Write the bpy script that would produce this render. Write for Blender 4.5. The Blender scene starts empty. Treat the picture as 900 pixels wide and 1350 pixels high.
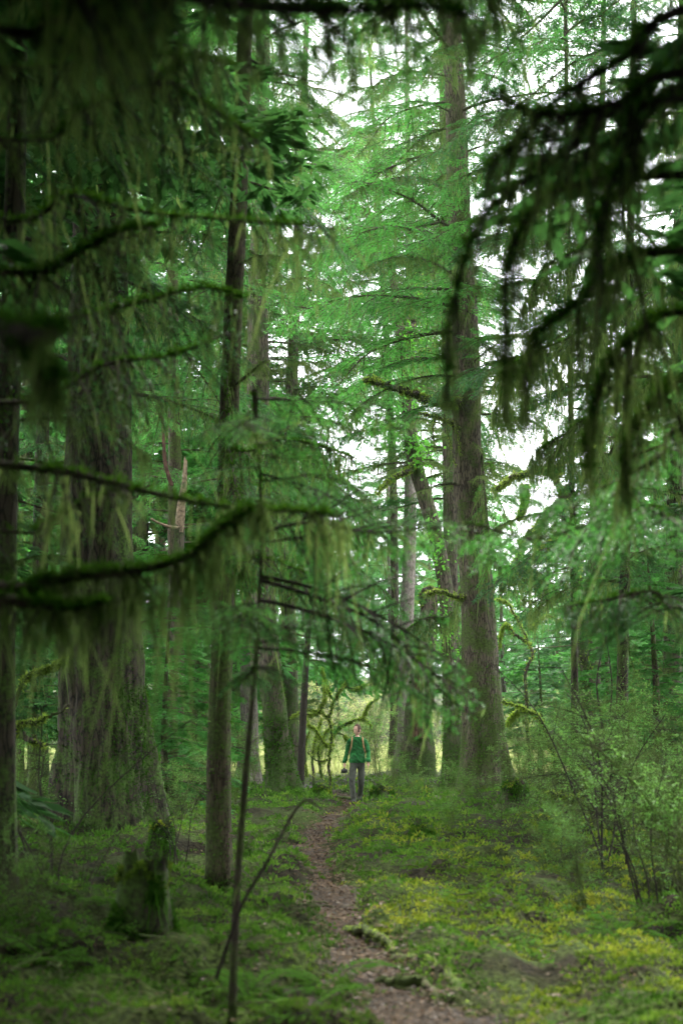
import bpy, math, random  # EDIT2
import numpy as np
from mathutils import Vector, Matrix, Euler

SC = bpy.context.scene
COL = SC.collection
R = math.radians
rng = np.random.default_rng(7)
random.seed(7)

# ------------------------------------------------------------------ camera, sky, sun, exposure
PITCH = R(8.8); FPX = 1875.0; EYE = 1.6; FOCUS = 33.0
cam_d = bpy.data.cameras.new('camera'); cam = bpy.data.objects.new('camera', cam_d); COL.objects.link(cam)
cam.location = (0, 0, EYE); cam.rotation_euler = (R(90) + PITCH, 0, 0)
cam_d.sensor_fit = 'VERTICAL'; cam_d.sensor_height = 36.0; cam_d.lens = 50.0
cam_d.clip_start = 0.1; cam_d.clip_end = 3000
cam_d.dof.use_dof = True; cam_d.dof.focus_distance = FOCUS; cam_d.dof.aperture_fstop = 1.7
SC.camera = cam

world = bpy.data.worlds.new('World'); SC.world = world; world.use_nodes = True
wt = world.node_tree; wn = wt.nodes; wl = wt.links; wn.clear()
SUN_EL, SUN_AZ = R(63), R(6)            # azimuth from +Y towards +X
sky = wn.new('ShaderNodeTexSky'); sky.sky_type = 'NISHITA'; sky.sun_disc = False
sky.sun_elevation = SUN_EL; sky.sun_rotation = SUN_AZ; sky.dust_density = 4.0; sky.ozone_density = 1.0
# thin even overcast: the cloud layer is an off-white veil over the clear sky
wtc = wn.new('ShaderNodeTexCoord'); wns = wn.new('ShaderNodeTexNoise'); wns.inputs['Scale'].default_value = 3.0
wns.inputs['Detail'].default_value = 4.0
wmr = wn.new('ShaderNodeMapRange'); wmr.inputs['From Min'].default_value = .3; wmr.inputs['From Max'].default_value = .7
wmr.inputs['To Min'].default_value = 9.5; wmr.inputs['To Max'].default_value = 12.0
wcl = wn.new('ShaderNodeVectorMath'); wcl.operation = 'SCALE'; wcl.inputs[0].default_value = (0.93, 0.94, 1.0)
wmx = wn.new('ShaderNodeMix'); wmx.data_type = 'RGBA'; wmx.inputs[0].default_value = 0.88
wbg = wn.new('ShaderNodeBackground'); wbg.inputs['Strength'].default_value = 0.12
wo = wn.new('ShaderNodeOutputWorld')
wl.new(wtc.outputs['Generated'], wns.inputs['Vector']); wl.new(wns.outputs[0], wmr.inputs['Value'])
wl.new(wmr.outputs[0], wcl.inputs['Scale'])
wl.new(sky.outputs[0], wmx.inputs[6]); wl.new(wcl.outputs[0], wmx.inputs[7])
wl.new(wmx.outputs[2], wbg.inputs['Color']); wl.new(wbg.outputs[0], wo.inputs[0])

sd = bpy.data.lights.new('sun', 'SUN'); sun = bpy.data.objects.new('sun', sd); COL.objects.link(sun)
sd.energy = 1.5; sd.angle = R(14); sd.color = (1.0, 0.96, 0.88)
sdir = Vector((math.sin(SUN_AZ) * math.cos(SUN_EL), math.cos(SUN_AZ) * math.cos(SUN_EL), math.sin(SUN_EL)))
sun.rotation_euler = sdir.to_track_quat('Z', 'Y').to_euler()

SC.view_settings.view_transform = 'Standard'; SC.view_settings.look = 'None'
SC.view_settings.exposure = 3.0; SC.view_settings.gamma = 1.0
cy = SC.cycles
cy.max_bounces = 6; cy.diffuse_bounces = 4; cy.glossy_bounces = 1; cy.transmission_bounces = 4; cy.volume_bounces = 1
cy.transparent_max_bounces = 4
cy.use_denoising = True
cy.sample_clamp_indirect = 6.0

# ------------------------------------------------------------------ helpers
_t = np.random.default_rng(99).random((256, 256)).astype(np.float64)
def vnoise(x, y):
    x = np.asarray(x, float); y = np.asarray(y, float)
    xi = np.floor(x).astype(int); yi = np.floor(y).astype(int)
    fx = x - xi; fy = y - yi
    fx = fx * fx * (3 - 2 * fx); fy = fy * fy * (3 - 2 * fy)
    a = _t[xi & 255, yi & 255]; b = _t[(xi + 1) & 255, yi & 255]
    c = _t[xi & 255, (yi + 1) & 255]; d = _t[(xi + 1) & 255, (yi + 1) & 255]
    return (a * (1 - fx) + b * fx) * (1 - fy) + (c * (1 - fx) + d * fx) * fy - 0.5

def P(px, py, d):
    """world point whose depth along +Y is d and that projects to pixel px, py of the photograph"""
    u = (px - 450) / FPX; v = (675 - py) / FPX
    dy = math.cos(PITCH) - v * math.sin(PITCH); dz = math.sin(PITCH) + v * math.cos(PITCH)
    return np.array([u * d / dy, d, EYE + dz * d / dy])
def DW(px, d):                       # size in metres of px pixels at depth d
    return px * d / FPX
def on_ground(px, py):
    v = (675 - py) / FPX
    dy = math.cos(PITCH) - v * math.sin(PITCH); dz = math.sin(PITCH) + v * math.cos(PITCH)
    d = -EYE * dy / dz
    return P(px, py, d)

# the trail: pixel centre and half width in pixels, read off the photograph
_tr = [(600, 1390, 105), (540, 1330, 88), (500, 1285, 72), (468, 1240, 55), (446, 1200, 46), (432, 1160, 38), (418, 1120, 30),
       (418, 1095, 26), (440, 1075, 24), (466, 1060, 22)]
TR = []
for a, b, w in _tr:
    p = on_ground(a, b); TR.append((p[0], p[1], DW(w, p[1])))
TR = [(1.2, -6, .6), (1.1, 2, .55)] + TR
x0, y0, w0 = TR[-1]
TR += [(x0 - 0.2, y0 + 4, .5), (x0 - 1.2, y0 + 10, .5), (x0 - 2.4, y0 + 18, .5), (x0 - 2, y0 + 30, .6)]
TR = np.array(TR)
def trail(y):
    return np.interp(y, TR[:, 1], TR[:, 0]), np.interp(y, TR[:, 1], TR[:, 2])
def path_mask(x, y):
    cx, w = trail(y)
    d = np.abs(x - cx) + 0.22 * vnoise(x * 2.3 + 7, y * 1.7) + 0.14 * vnoise(x * 6, y * 5)
    m = np.clip((w * 1.22 - d) / 0.32, 0, 1)
    return m * (y > -6) * (y < 62)
def G0(x, y):
    x = np.asarray(x, float); y = np.asarray(y, float)
    cx, w = trail(y)
    side = np.clip((np.abs(x - cx) - w) / 3.0, 0, 1)
    z = 0.35 * vnoise(x * .18 + 3, y * .15) * side
    z = z + 0.45 * np.exp(-((x + 4.6) / 2.2) ** 2 - ((y - 19.5) / 4) ** 2)
    z = z + 0.28 * np.exp(-((x + 2.7) / 1.5) ** 2 - ((y - 11.5) / 3) ** 2)
    z = z + 0.25 * np.exp(-((x - 2.9) / 1.6) ** 2 - ((y - 27) / 4) ** 2)
    z = z + 9 * np.clip((y - 95) / 90, 0, 1) ** 1.5
    z = z + 1.2 * vnoise(x * .03, y * .03) * np.clip((y - 60) / 60, 0, 1)
    return z
def G(x, y):
    x = np.asarray(x, float); y = np.asarray(y, float)
    m = path_mask(x, y)
    hum = 0.24 * vnoise(x * 1.6, y * 1.3) + 0.17 * vnoise(x * 3.7 + 9, y * 3.1) + 0.07 * vnoise(x * 8.5, y * 7.5 + 4)
    return G0(x, y) + (hum + 0.05) * (1 - m) * np.clip(np.abs(y) < 80, 0, 1) - 0.07 * m

class MB:
    def __init__(s): s.v = []; s.f = []; s.m = []; s.s = []; s.n = 0
    def add(s, V, F, mat=0, smooth=False):
        V = np.asarray(V, float).reshape(-1, 3); F = np.asarray(F, int)
        s.v.append(V); s.f.append(F + s.n); s.m.append(np.full(len(F), mat)); s.s.append(np.full(len(F), smooth)); s.n += len(V)
    def merge(s, o, M=None):
        if not o.v: return
        for v, f, m, sm in zip(o.v, o.f, o.m, o.s):
            pass
        V = np.concatenate(o.v)
        if M is not None:
            A = np.array(M)[:3, :3]; t = np.array(M)[:3, 3]; V = V @ A.T + t
        base = s.n
        s.v.append(V); s.n += len(V)
        for f, m, sm in zip(o.f, o.m, o.s):
            s.f.append(f + base); s.m.append(m); s.s.append(sm)
    def quads(s, Q, mat=0, smooth=False):           # Q (N,4,3)
        Q = np.asarray(Q).reshape(-1, 4, 3)
        s.add(Q.reshape(-1, 3), np.arange(len(Q) * 4).reshape(-1, 4), mat, smooth)
    def tubes(s, C, Rd, sides=5, mat=0, cap=False, rfun=None):   # C (N,K,3), Rd (N,K)
        C = np.asarray(C, float); Rd = np.asarray(Rd, float)
        if C.ndim == 2: C = C[None]; Rd = Rd[None]
        N, K, _ = C.shape
        T = np.gradient(C, axis=1); T /= np.linalg.norm(T, axis=2, keepdims=True) + 1e-9
        ref = np.where(np.abs(T[:, :1, 2:3]) > .8, np.array([[[1., 0, 0]]]), np.array([[[0, 0, 1.]]]))
        ref = np.broadcast_to(ref, T.shape)
        A = np.cross(T, ref); A /= np.linalg.norm(A, axis=2, keepdims=True) + 1e-9
        B = np.cross(T, A)
        th = np.arange(sides) / sides * 2 * math.pi
        rr = Rd[:, :, None] * np.ones(sides)
        if rfun is not None: rr = rfun(rr, C, th)
        ring = C[:, :, None] + rr[..., None] * (np.cos(th)[:, None] * A[:, :, None] + np.sin(th)[:, None] * B[:, :, None])
        idx = np.arange(N * K * sides).reshape(N, K, sides)
        a = idx[:, :-1]; b = idx[:, 1:]
        F = np.stack([a, np.roll(a, -1, 2), np.roll(b, -1, 2), b], -1).reshape(-1, 4)
        s.add(ring.reshape(-1, 3), F, mat, True)
        if cap:
            e = C[:, -1] + T[:, -1] * Rd[:, -1:] * .4
            V = np.concatenate([ring[:, -1], e[:, None]], 1)
            i2 = np.arange(N)[:, None, None] * (sides + 1)
            q = np.arange(sides)[None]
            tri = np.stack([q + i2[:, 0], np.roll(q, -1, 1) + i2[:, 0], np.full((N, sides), sides) + i2[:, 0]], -1).reshape(-1, 3)
            s.add(V.reshape(-1, 3), tri, mat, True)
        return ring
    def build(s, name, mats):
        me = bpy.data.meshes.new(name)
        if s.n == 0: return me
        V = np.concatenate(s.v)
        me.vertices.add(len(V)); me.vertices.foreach_set('co', V.astype(np.float32).ravel())
        loops = np.concatenate([f.ravel() for f in s.f]); tot = np.concatenate([np.full(len(f), f.shape[1]) for f in s.f])
        me.loops.add(len(loops)); me.loops.foreach_set('vertex_index', loops.astype(np.int32))
        me.polygons.add(len(tot)); st = np.concatenate([[0], np.cumsum(tot)[:-1]])
        me.polygons.foreach_set('loop_start', st.astype(np.int32)); me.polygons.foreach_set('loop_total', tot.astype(np.int32))
        me.polygons.foreach_set('material_index', np.concatenate(s.m).astype(np.int32))
        me.polygons.foreach_set('use_smooth', np.concatenate(s.s).astype(bool))
        me.update(calc_edges=True); me.validate()
        for m in (mats if isinstance(mats, (list, tuple)) else [mats]): me.materials.append(m)
        return me

def unit(a): return a / (np.linalg.norm(a, axis=-1, keepdims=True) + 1e-9)
def spline(pts, n):
    """Catmull-Rom through pts, n samples"""
    p = np.asarray(pts, float); k = len(p)
    p = np.concatenate([[2 * p[0] - p[1]], p, [2 * p[-1] - p[-2]]])
    t = np.linspace(0, k - 1 - 1e-6, n); i = t.astype(int); f = (t - i)[:, None]
    a, b, c, d = p[i], p[i + 1], p[i + 2], p[i + 3]
    return .5 * ((2 * b) + (c - a) * f + (2 * a - 5 * b + 4 * c - d) * f ** 2 + (3 * b - a - 3 * c + d) * f ** 3)
def diamonds(mb, p, d, ln, w, mat=0, r=rng, flat=.6):
    """flat leaf-like faces from p along d"""
    d = unit(d); n = len(p)
    up = np.zeros((n, 3)); up[:, 2] = 1
    up += r.normal(0, flat, (n, 3)); sd_ = unit(np.cross(d, up))
    ln = np.broadcast_to(ln, (n,))[:, None]; w = np.broadcast_to(w, (n,))[:, None]
    m = p + d * ln * .45
    mb.quads(np.stack([p, m + sd_ * w * .5, p + d * ln, m - sd_ * w * .5], 1), mat)
def ribbons(mb, p, ln, w, mat=0, r=rng, sway=.18):
    """limp strands hanging from p"""
    n = len(p); ln = np.broadcast_to(ln, (n,))[:, None]; w = np.broadcast_to(w, (n,))[:, None]
    a = r.random(n) * 6.283; sdv = np.stack([np.cos(a), np.sin(a), np.zeros(n)], 1)
    ln = ln * (.35 + r.random((n, 1)) ** 2 * 1.3)
    off = r.normal(0, sway * 1.4, (n, 3)) * ln; off[:, 2] = 0
    q0 = p; q1 = p + off * .5; q1 = q1 - np.array([0, 0, 1]) * ln * .5; q2 = p + off * .8 - np.array([0, 0, 1.]) * ln
    mb.quads(np.stack([q0 - sdv * w * .35, q0 + sdv * w * .35, q1 + sdv * w * .5, q1 - sdv * w * .5], 1), mat)
    mb.quads(np.stack([q1 - sdv * w * .5, q1 + sdv * w * .5, q2 + sdv * w * .08, q2 - sdv * w * .08], 1), mat)

def link(name, me, parent=None, loc=None, rot=None, scale=None):
    o = bpy.data.objects.new(name, me); COL.objects.link(o)
    if parent: o.parent = parent
    if loc is not None: o.location = loc
    if rot is not None: o.rotation_euler = rot
    if scale is not None: o.scale = scale
    return o
def tag(o, label, cat, group=None, kind=None):
    o['label'] = label
    if cat: o['category'] = cat
    if group: o['group'] = group
    if kind: o['kind'] = kind
    return o
def thing(name, loc, label, cat, group=None):
    return tag(link(name, None, None, loc), label, cat, group)

# ------------------------------------------------------------------ materials
def newmat(name):
    m = bpy.data.materials.new(name); m.use_nodes = True
    t = m.node_tree; t.nodes.clear()
    return m, t, t.nodes, t.links
def leafmat(name, cols, trans=.4, gloss=.03, scale=.6, mixw=(.35, .35, .3)):
    m, t, N, L = newmat(name)
    geo = N.new('ShaderNodeNewGeometry'); oi = N.new('ShaderNodeObjectInfo')
    ns = N.new('ShaderNodeTexNoise'); ns.inputs['Scale'].default_value = scale; ns.inputs['Detail'].default_value = 3
    L.new(geo.outputs['Position'], ns.inputs['Vector'])
    a = N.new('ShaderNodeMath'); a.operation = 'MULTIPLY'; a.inputs[1].default_value = mixw[1]; L.new(geo.outputs['Random Per Island'], a.inputs[0])
    b = N.new('ShaderNodeMath'); b.operation = 'MULTIPLY_ADD'; b.inputs[1].default_value = mixw[2]; L.new(oi.outputs['Random'], b.inputs[0]); L.new(a.outputs[0], b.inputs[2])
    mr = N.new('ShaderNodeMapRange'); mr.inputs['From Min'].default_value = .3; mr.inputs['From Max'].default_value = .7; mr.inputs['To Max'].default_value = mixw[0]
    L.new(ns.outputs[0], mr.inputs['Value'])
    c = N.new('ShaderNodeMath'); c.operation = 'ADD'; L.new(b.outputs[0], c.inputs[0]); L.new(mr.outputs[0], c.inputs[1])
    cr = N.new('ShaderNodeValToRGB'); L.new(c.outputs[0], cr.inputs[0])
    e = cr.color_ramp.elements
    for k, col in enumerate(cols):
        x = k / (len(cols) - 1)
        if k == 0: q = e[0]; q.position = 0
        elif k == len(cols) - 1: q = e[-1]; q.position = 1
        else: q = e.new(x)
        q.color = (*col, 1)
    df = N.new('ShaderNodeBsdfDiffuse'); tr = N.new('ShaderNodeBsdfTranslucent'); mx = N.new('ShaderNodeMixShader'); mx.inputs[0].default_value = trans
    L.new(cr.outputs[0], df.inputs[0])
    hs = N.new('ShaderNodeHueSaturation'); hs.inputs['Value'].default_value = 1.35; hs.inputs['Hue'].default_value = .49; L.new(cr.outputs[0], hs.inputs['Color']); L.new(hs.outputs[0], tr.inputs[0])
    L.new(df.outputs[0], mx.inputs[1]); L.new(tr.outputs[0], mx.inputs[2])
    out = N.new('ShaderNodeOutputMaterial'); last = mx
    if gloss:
        gl = N.new('ShaderNodeBsdfGlossy'); gl.inputs['Roughness'].default_value = .45
        m2 = N.new('ShaderNodeMixShader'); m2.inputs[0].default_value = gloss; L.new(mx.outputs[0], m2.inputs[1]); L.new(gl.outputs[0], m2.inputs[2]); last = m2
    L.new(last.outputs[0], out.inputs[0])
    return m
def barkmat(name, base, dark, moss=.5, mosscol=(.055, .085, .018), low=0.0, stretch=.22, scale=26):
    m, t, N, L = newmat(name)
    geo = N.new('ShaderNodeNewGeometry'); mp = N.new('ShaderNodeMapping'); mp.inputs['Scale'].default_value = (1, 1, stretch)
    L.new(geo.outputs['Position'], mp.inputs['Vector'])
    v = N.new('ShaderNodeTexVoronoi'); v.feature = 'DISTANCE_TO_EDGE'; v.inputs['Scale'].default_value = scale
    n0 = N.new('ShaderNodeTexNoise'); n0.inputs['Scale'].default_value = scale * .45; n0.inputs['Detail'].default_value = 6; n0.inputs['Roughness'].default_value = .7
    L.new(mp.outputs[0], n0.inputs['Vector'])
    ad = N.new('ShaderNodeVectorMath'); ad.operation = 'MULTIPLY_ADD'; ad.inputs[1].default_value = (.12, .12, .12)
    L.new(n0.outputs['Color'], ad.inputs[0]); L.new(mp.outputs[0], ad.inputs[2]); L.new(ad.outputs[0], v.inputs['Vector'])
    cr = N.new('ShaderNodeValToRGB'); cr.color_ramp.elements[0].position = .0; cr.color_ramp.elements[0].color = (*dark, 1)
    cr.color_ramp.elements[1].position = .16; cr.color_ramp.elements[1].color = (*base, 1); L.new(v.outputs['Distance'], cr.inputs[0])
    n1 = N.new('ShaderNodeTexNoise'); n1.inputs['Scale'].default_value = 2.2; n1.inputs['Detail'].default_value = 7; n1.inputs['Roughness'].default_value = .65
    L.new(geo.outputs['Position'], n1.inputs['Vector'])
    mul = N.new('ShaderNodeMix'); mul.data_type = 'RGBA'; mul.blend_type = 'MULTIPLY'; mul.inputs[0].default_value = .7
    cr1 = N.new('ShaderNodeValToRGB'); cr1.color_ramp.elements[0].position = .3; cr1.color_ramp.elements[0].color = (.45, .43, .4, 1); cr1.color_ramp.elements[1].position = .7; cr1.color_ramp.elements[1].color = (1, 1, 1, 1)
    L.new(n0.outputs[0], cr1.inputs[0]); L.new(cr.outputs[0], mul.inputs[6]); L.new(cr1.outputs[0], mul.inputs[7])
    # moss where the patchy noise says, and more of it low down
    sep = N.new('ShaderNodeSeparateXYZ'); L.new(geo.outputs['Position'], sep.inputs[0])
    hz = N.new('ShaderNodeMapRange'); hz.inputs['From Min'].default_value = 0; hz.inputs['From Max'].default_value = 5; hz.inputs['To Min'].default_value = low; hz.inputs['To Max'].default_value = 0
    L.new(sep.outputs[2], hz.inputs['Value'])
    s1 = N.new('ShaderNodeMath'); s1.operation = 'ADD'; L.new(n1.outputs[0], s1.inputs[0]); L.new(hz.outputs[0], s1.inputs[1])
    n2 = N.new('ShaderNodeTexNoise'); n2.inputs['Scale'].default_value = 30; n2.inputs['Detail'].default_value = 3; L.new(geo.outputs['Position'], n2.inputs['Vector'])
    s2 = N.new('ShaderNodeMath'); s2.operation = 'MULTIPLY_ADD'; s2.inputs[1].default_value = .25; L.new(n2.outputs[0], s2.inputs[0]); L.new(s1.outputs[0], s2.inputs[2])
    th = N.new('ShaderNodeMapRange'); th.inputs['From Min'].default_value = .9 - moss * .5; th.inputs['From Max'].default_value = 1.05 - moss * .5; L.new(s2.outputs[0], th.inputs['Value'])
    mc = N.new('ShaderNodeValToRGB'); mc.color_ramp.elements[0].position = .3; mc.color_ramp.elements[0].color = (*[c * .45 for c in mosscol], 1)
    mc.color_ramp.elements[1].position = .75; mc.color_ramp.elements[1].color = (*[c * 1.5 for c in mosscol], 1); L.new(n2.outputs[0], mc.inputs[0])
    mx = N.new('ShaderNodeMix'); mx.data_type = 'RGBA'; L.new(th.outputs[0], mx.inputs[0]); L.new(mul.outputs[2], mx.inputs[6]); L.new(mc.outputs[0], mx.inputs[7])
    bp = N.new('ShaderNodeBump'); bp.inputs['Strength'].default_value = .9; bp.inputs['Distance'].default_value = .03
    L.new(cr.outputs[0], bp.inputs['Height'])
    bp2 = N.new('ShaderNodeBump'); bp2.inputs['Strength'].default_value = .6; bp2.inputs['Distance'].default_value = .03; L.new(n0.outputs[0], bp2.inputs['Height']); L.new(bp.outputs[0], bp2.inputs['Normal'])
    b = N.new('ShaderNodeBsdfPrincipled'); b.inputs['Roughness'].default_value = .9; b.inputs['Specular IOR Level'].default_value = .2
    L.new(mx.outputs[2], b.inputs['Base Color']); L.new(bp2.outputs[0], b.inputs['Normal'])
    o = N.new('ShaderNodeOutputMaterial'); L.new(b.outputs[0], o.inputs[0])
    return m
def plain(name, col, rough=.8, var=.3, scale=20, spec=.2):
    m, t, N, L = newmat(name)
    tc = N.new('ShaderNodeTexCoord'); n = N.new('ShaderNodeTexNoise'); n.inputs['Scale'].default_value = scale; n.inputs['Detail'].default_value = 5
    L.new(tc.outputs['Object'], n.inputs['Vector'])
    cr = N.new('ShaderNodeValToRGB'); cr.color_ramp.elements[0].position = .3; cr.color_ramp.elements[1].position = .7
    cr.color_ramp.elements[0].color = (*[c * (1 - var) for c in col], 1); cr.color_ramp.elements[1].color = (*[min(1, c * (1 + var)) for c in col], 1)
    L.new(n.outputs[0], cr.inputs[0])
    b = N.new('ShaderNodeBsdfPrincipled'); b.inputs['Roughness'].default_value = rough; b.inputs['Specular IOR Level'].default_value = spec
    bp = N.new('ShaderNodeBump'); bp.inputs['Strength'].default_value = .3; bp.inputs['Distance'].default_value = .01; L.new(n.outputs[0], bp.inputs['Height'])
    L.new(bp.outputs[0], b.inputs['Normal']); L.new(cr.outputs[0], b.inputs['Base Color'])
    o = N.new('ShaderNodeOutputMaterial'); L.new(b.outputs[0], o.inputs[0])
    return m
M = {}
M['needle'] = leafmat('needle', [(.018, .075, .020), (.032, .13, .028), (.055, .21, .036)], .5)
M['needle_light'] = leafmat('needle_light', [(.03, .14, .026), (.05, .22, .034), (.09, .32, .045)], .55)
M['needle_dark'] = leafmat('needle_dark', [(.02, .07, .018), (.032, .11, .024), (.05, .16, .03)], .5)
M['moss_hang'] = leafmat('moss_hang', [(.04, .07, .024), (.095, .16, .04), (.18, .27, .075)], .6, 0, .6, (.3, .3, .45))
M['moss_sleeve'] = leafmat('moss_sleeve', [(.02, .06, .006), (.04, .13, .010), (.085, .22, .016)], .25, 0, 3)
M['moss_pale'] = leafmat('moss_pale', [(.12, .2, .03), (.22, .34, .05), (.34, .46, .08)], .6, 0, 3)
M['moss_ground'] = leafmat('moss_ground', [(.02, .05, .008), (.05, .11, .012), (.10, .18, .018), (.19, .26, .026), (.29, .31, .038)], .3, 0, 1.1, (.8, .3, .05))
M['moss_green'] = leafmat('moss_green', [(.016, .045, .008), (.04, .11, .013), (.08, .19, .022), (.16, .27, .035)], .3, 0, 1.6, (.75, .3, .05))
M['twigleaf'] = leafmat('twigleaf', [(.07, .2, .035), (.12, .32, .05), (.2, .42, .08)], .55)
M['green_twig'] = None
M['vine'] = leafmat('vine', [(.06, .24, .02), (.10, .36, .03), (.16, .46, .05)], .5)
M['fern'] = leafmat('fern', [(.03, .085, .012), (.05, .13, .018), (.08, .18, .025)], .4, 0)
M['pale_scrub'] = leafmat('pale_scrub', [(.22, .32, .08), (.34, .40, .14), (.45, .44, .22)], .45, 0)
M['litter'] = leafmat('litter', [(.022, .016, .010), (.055, .037, .022), (.12, .08, .045), (.22, .155, .09)], .1, .02)
M['bark_brown'] = barkmat('bark_brown', (.105, .085, .052), (.018, .015, .010), .56, low=.15)
M['bark_dark'] = barkmat('bark_dark', (.055, .046, .030), (.008, .007, .005), .55, (.045, .085, .014), low=.08, scale=15)
M['bark_grey'] = barkmat('bark_grey', (.25, .22, .185), (.07, .06, .05), .34, low=.05)
M['bark_pink'] = barkmat('bark_pink', (.135, .112, .078), (.020, .016, .012), .60, low=.12, scale=20)
M['bark_mossy'] = barkmat('bark_mossy', (.11, .09, .065), (.015, .014, .01), .62, (.04, .07, .014), low=.12, scale=14)
M['twig'] = barkmat('twig', (.09, .075, .05), (.03, .025, .02), .6, scale=40)
M['green_twig'] = barkmat('green_twig', (.12, .13, .06), (.06, .07, .03), .8, (.10, .16, .03), scale=40)
M['twig_dark'] = barkmat('twig_dark', (.05, .042, .032), (.018, .015, .012), .35, scale=40)
M['wood_red'] = plain('wood_red', (.075, .042, .028), .9, .55, 9)
M['wood_pale'] = plain('wood_pale', (.20, .15, .095), .85, .6, 16)

# ------------------------------------------------------------------ boughs (shared meshes)
class Bough: pass
SUBK = 3.2
def make_bough(seed, L=2.6, moss=.5, leaf=1.0, droop=.35, wood='twig', nmat='needle', density=1.0, lsz=1.0, thick=.022,
               path=None, twl=None, pend=0.0, ntw=None, mlen=1.0, mwid=1.0, tmin=.1, sub=1.0, sleeve=1.0):
    """one conifer bough growing along +X: woody part, needle sprays, hanging moss"""
    r = np.random.default_rng(seed)
    wood_b, ndl, hm = MB(), MB(), MB()
    K = 14; t = np.linspace(0, 1, K)
    lift = r.uniform(.05, .22)
    def main(t):
        t = np.asarray(t)
        return np.stack([L * t * (1 - .08 * t), .12 * L * np.sin(t * 3 + seed) * t + .03 * L * np.sin(t * 9 + seed * 2) * t, L * (lift * t - droop * t ** 2.2)], -1)
    if path is not None:
        pth_ = spline(path, 120); L = float(np.linalg.norm(np.diff(pth_, axis=0), axis=1).sum()); tq = np.linspace(0, 1, 120)
        K = 34; t = np.linspace(0, 1, K)
        def main(t):
            t = np.asarray(t); return np.stack([np.interp(t, tq, pth_[:, q]) for q in range(3)], -1)
    C = main(t); wood_b.tubes(C, (thick * (1 - t) + .004), 5)
    n = int(34 * density) if ntw is None else ntw
    ti = np.sort(r.uniform(tmin, 1, n)); s = np.where(np.arange(n) % 2, 1, -1)
    tan = unit(main(ti + .01) - main(ti))
    lat = unit(np.cross(tan, [0, 0, 1]))
    ang = r.uniform(.75, 1.1, n)
    d = unit(tan * np.cos(ang)[:, None] + lat * (s * np.sin(ang))[:, None] + r.normal(0, .12 + .25 * pend, (n, 3)) * (1 - .3 * pend) - np.array([0, 0, 1.6 * pend]))
    env = np.clip(np.minimum(ti / .25, 1.0) * (1 - ti) ** .6 + .12, 0, 1)
    l = (L * .42 if twl is None else twl) * env * r.uniform(.55, 1.1, n)
    u = np.linspace(0, 1, 6)
    sag = r.uniform(.15, .6, n)
    def side(i, u):
        p = main(ti[i]) + d[i] * (l[i] * u)[:, None]
        p[:, 2] -= sag[i] * l[i] * u ** 2
        return p
    I = np.repeat(np.arange(n), 6); U = np.tile(u, n)
    SC_ = side(I, U).reshape(n, 6, 3)
    wood_b.tubes(SC_, (.007 * (1 - u * .7))[None] * (l / l.max())[:, None] ** .5 + .0015, 3)
    # sub twigs
    cnt = np.maximum(2, (l / .055 * max(density, .3) * sub * SUBK).astype(int)); I = np.repeat(np.arange(n), cnt); m = len(I)
    U = r.uniform(.08, 1, m); p = side(I, U); s2 = np.where(r.random(m) < .5, 1, -1)
    tn = unit(side(I, np.minimum(U + .02, 1.05)) - p); lt = unit(np.cross(tn, [0, 0, 1]))
    d2 = unit(tn * .75 + lt * s2[:, None] * r.uniform(.5, 1, m)[:, None] + r.normal(0, .15, (m, 3)) - np.array([0, 0, .2]))
    l2 = (.07 + .11 * (1 - U)) * r.uniform(.5, 1.2, m) * (L / 2.6) ** .4
    # needles in rows along the sub twigs, plus along the side twigs themselves
    k = max(2, int(5 * leaf))
    if leaf > 0:
        for q in range(k):
            f = (q + .5) / k
            keep = r.random(m) < min(1, leaf)
            pp = (p + d2 * (l2 * f)[:, None])[keep]; pp[:, 2] -= .12 * (l2[keep] * f)
            sgn = np.where(r.random(len(pp)) < .5, 1, -1)[:, None]
            dd = unit(d2[keep] * .8 + np.cross(d2[keep], [0, 0, 1]) * sgn * .7)
            diamonds(ndl, pp, dd, r.uniform(.028, .058, len(pp)) * lsz, r.uniform(.009, .018, len(pp)) * lsz, 0, r, .5)
    # moss strands along limb and twigs
    nm = int(900 * moss)
    if nm:
        a = r.random(nm) < .4
        pm = np.where(a[:, None], main(r.uniform(.03, .95, nm)), side(r.integers(0, n, nm), r.uniform(0, .9, nm)))
        clump = .4 + 1.3 * np.abs(np.sin(pm[:, 0] * 5.1 + seed)) * np.abs(np.sin(pm[:, 0] * 2.3 + seed * 2))
        ribbons(hm, pm + r.normal(0, .012, (nm, 3)), (r.gamma(2.2, .055, nm) * clump + .02) * mlen, r.uniform(.005, .014, nm) * mwid, 0, r)
    # moss sleeve tufts on the limb
    ns = int(500 * min(1, moss * 1.3) * sleeve)
    if ns:
        tt = r.uniform(0, .95, ns); pm = main(tt); dd = r.normal(0, 1, (ns, 3)); dd[:, 2] = np.abs(dd[:, 2]) * .9
        diamonds(hm, pm + unit(dd) * thick * .8 * (1 - tt)[:, None], unit(dd), r.uniform(.015, .045, ns) * (1 + .6 * (sleeve > 1)), .012, 1, r, 1)
    B = Bough()
    B.wood, B.ndl, B.hm = wood_b, ndl, hm
    B.mw = [M[wood]]; B.mn = [M[nmat]]; B.mh = [M['moss_hang'], M['moss_sleeve']]
    B.L = L
    return B
def bake(B):
    B.w = B.wood.build('branch', B.mw); B.n = B.ndl.build('needles', B.mn) if B.ndl.n else None
    B.h = B.hm.build('hanging_moss', B.mh) if B.hm.n else None
    return B
def place_bough(B, parent, loc, rot, sc, label=None):
    o = link('branch', B.w, parent, loc, rot, (sc,) * 3)
    if label: o['label'] = label
    if B.n: link('needles', B.n, o)['kind'] = 'stuff'
    if B.h: link('hanging_moss', B.h, o)['kind'] = 'stuff'
    return o

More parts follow.
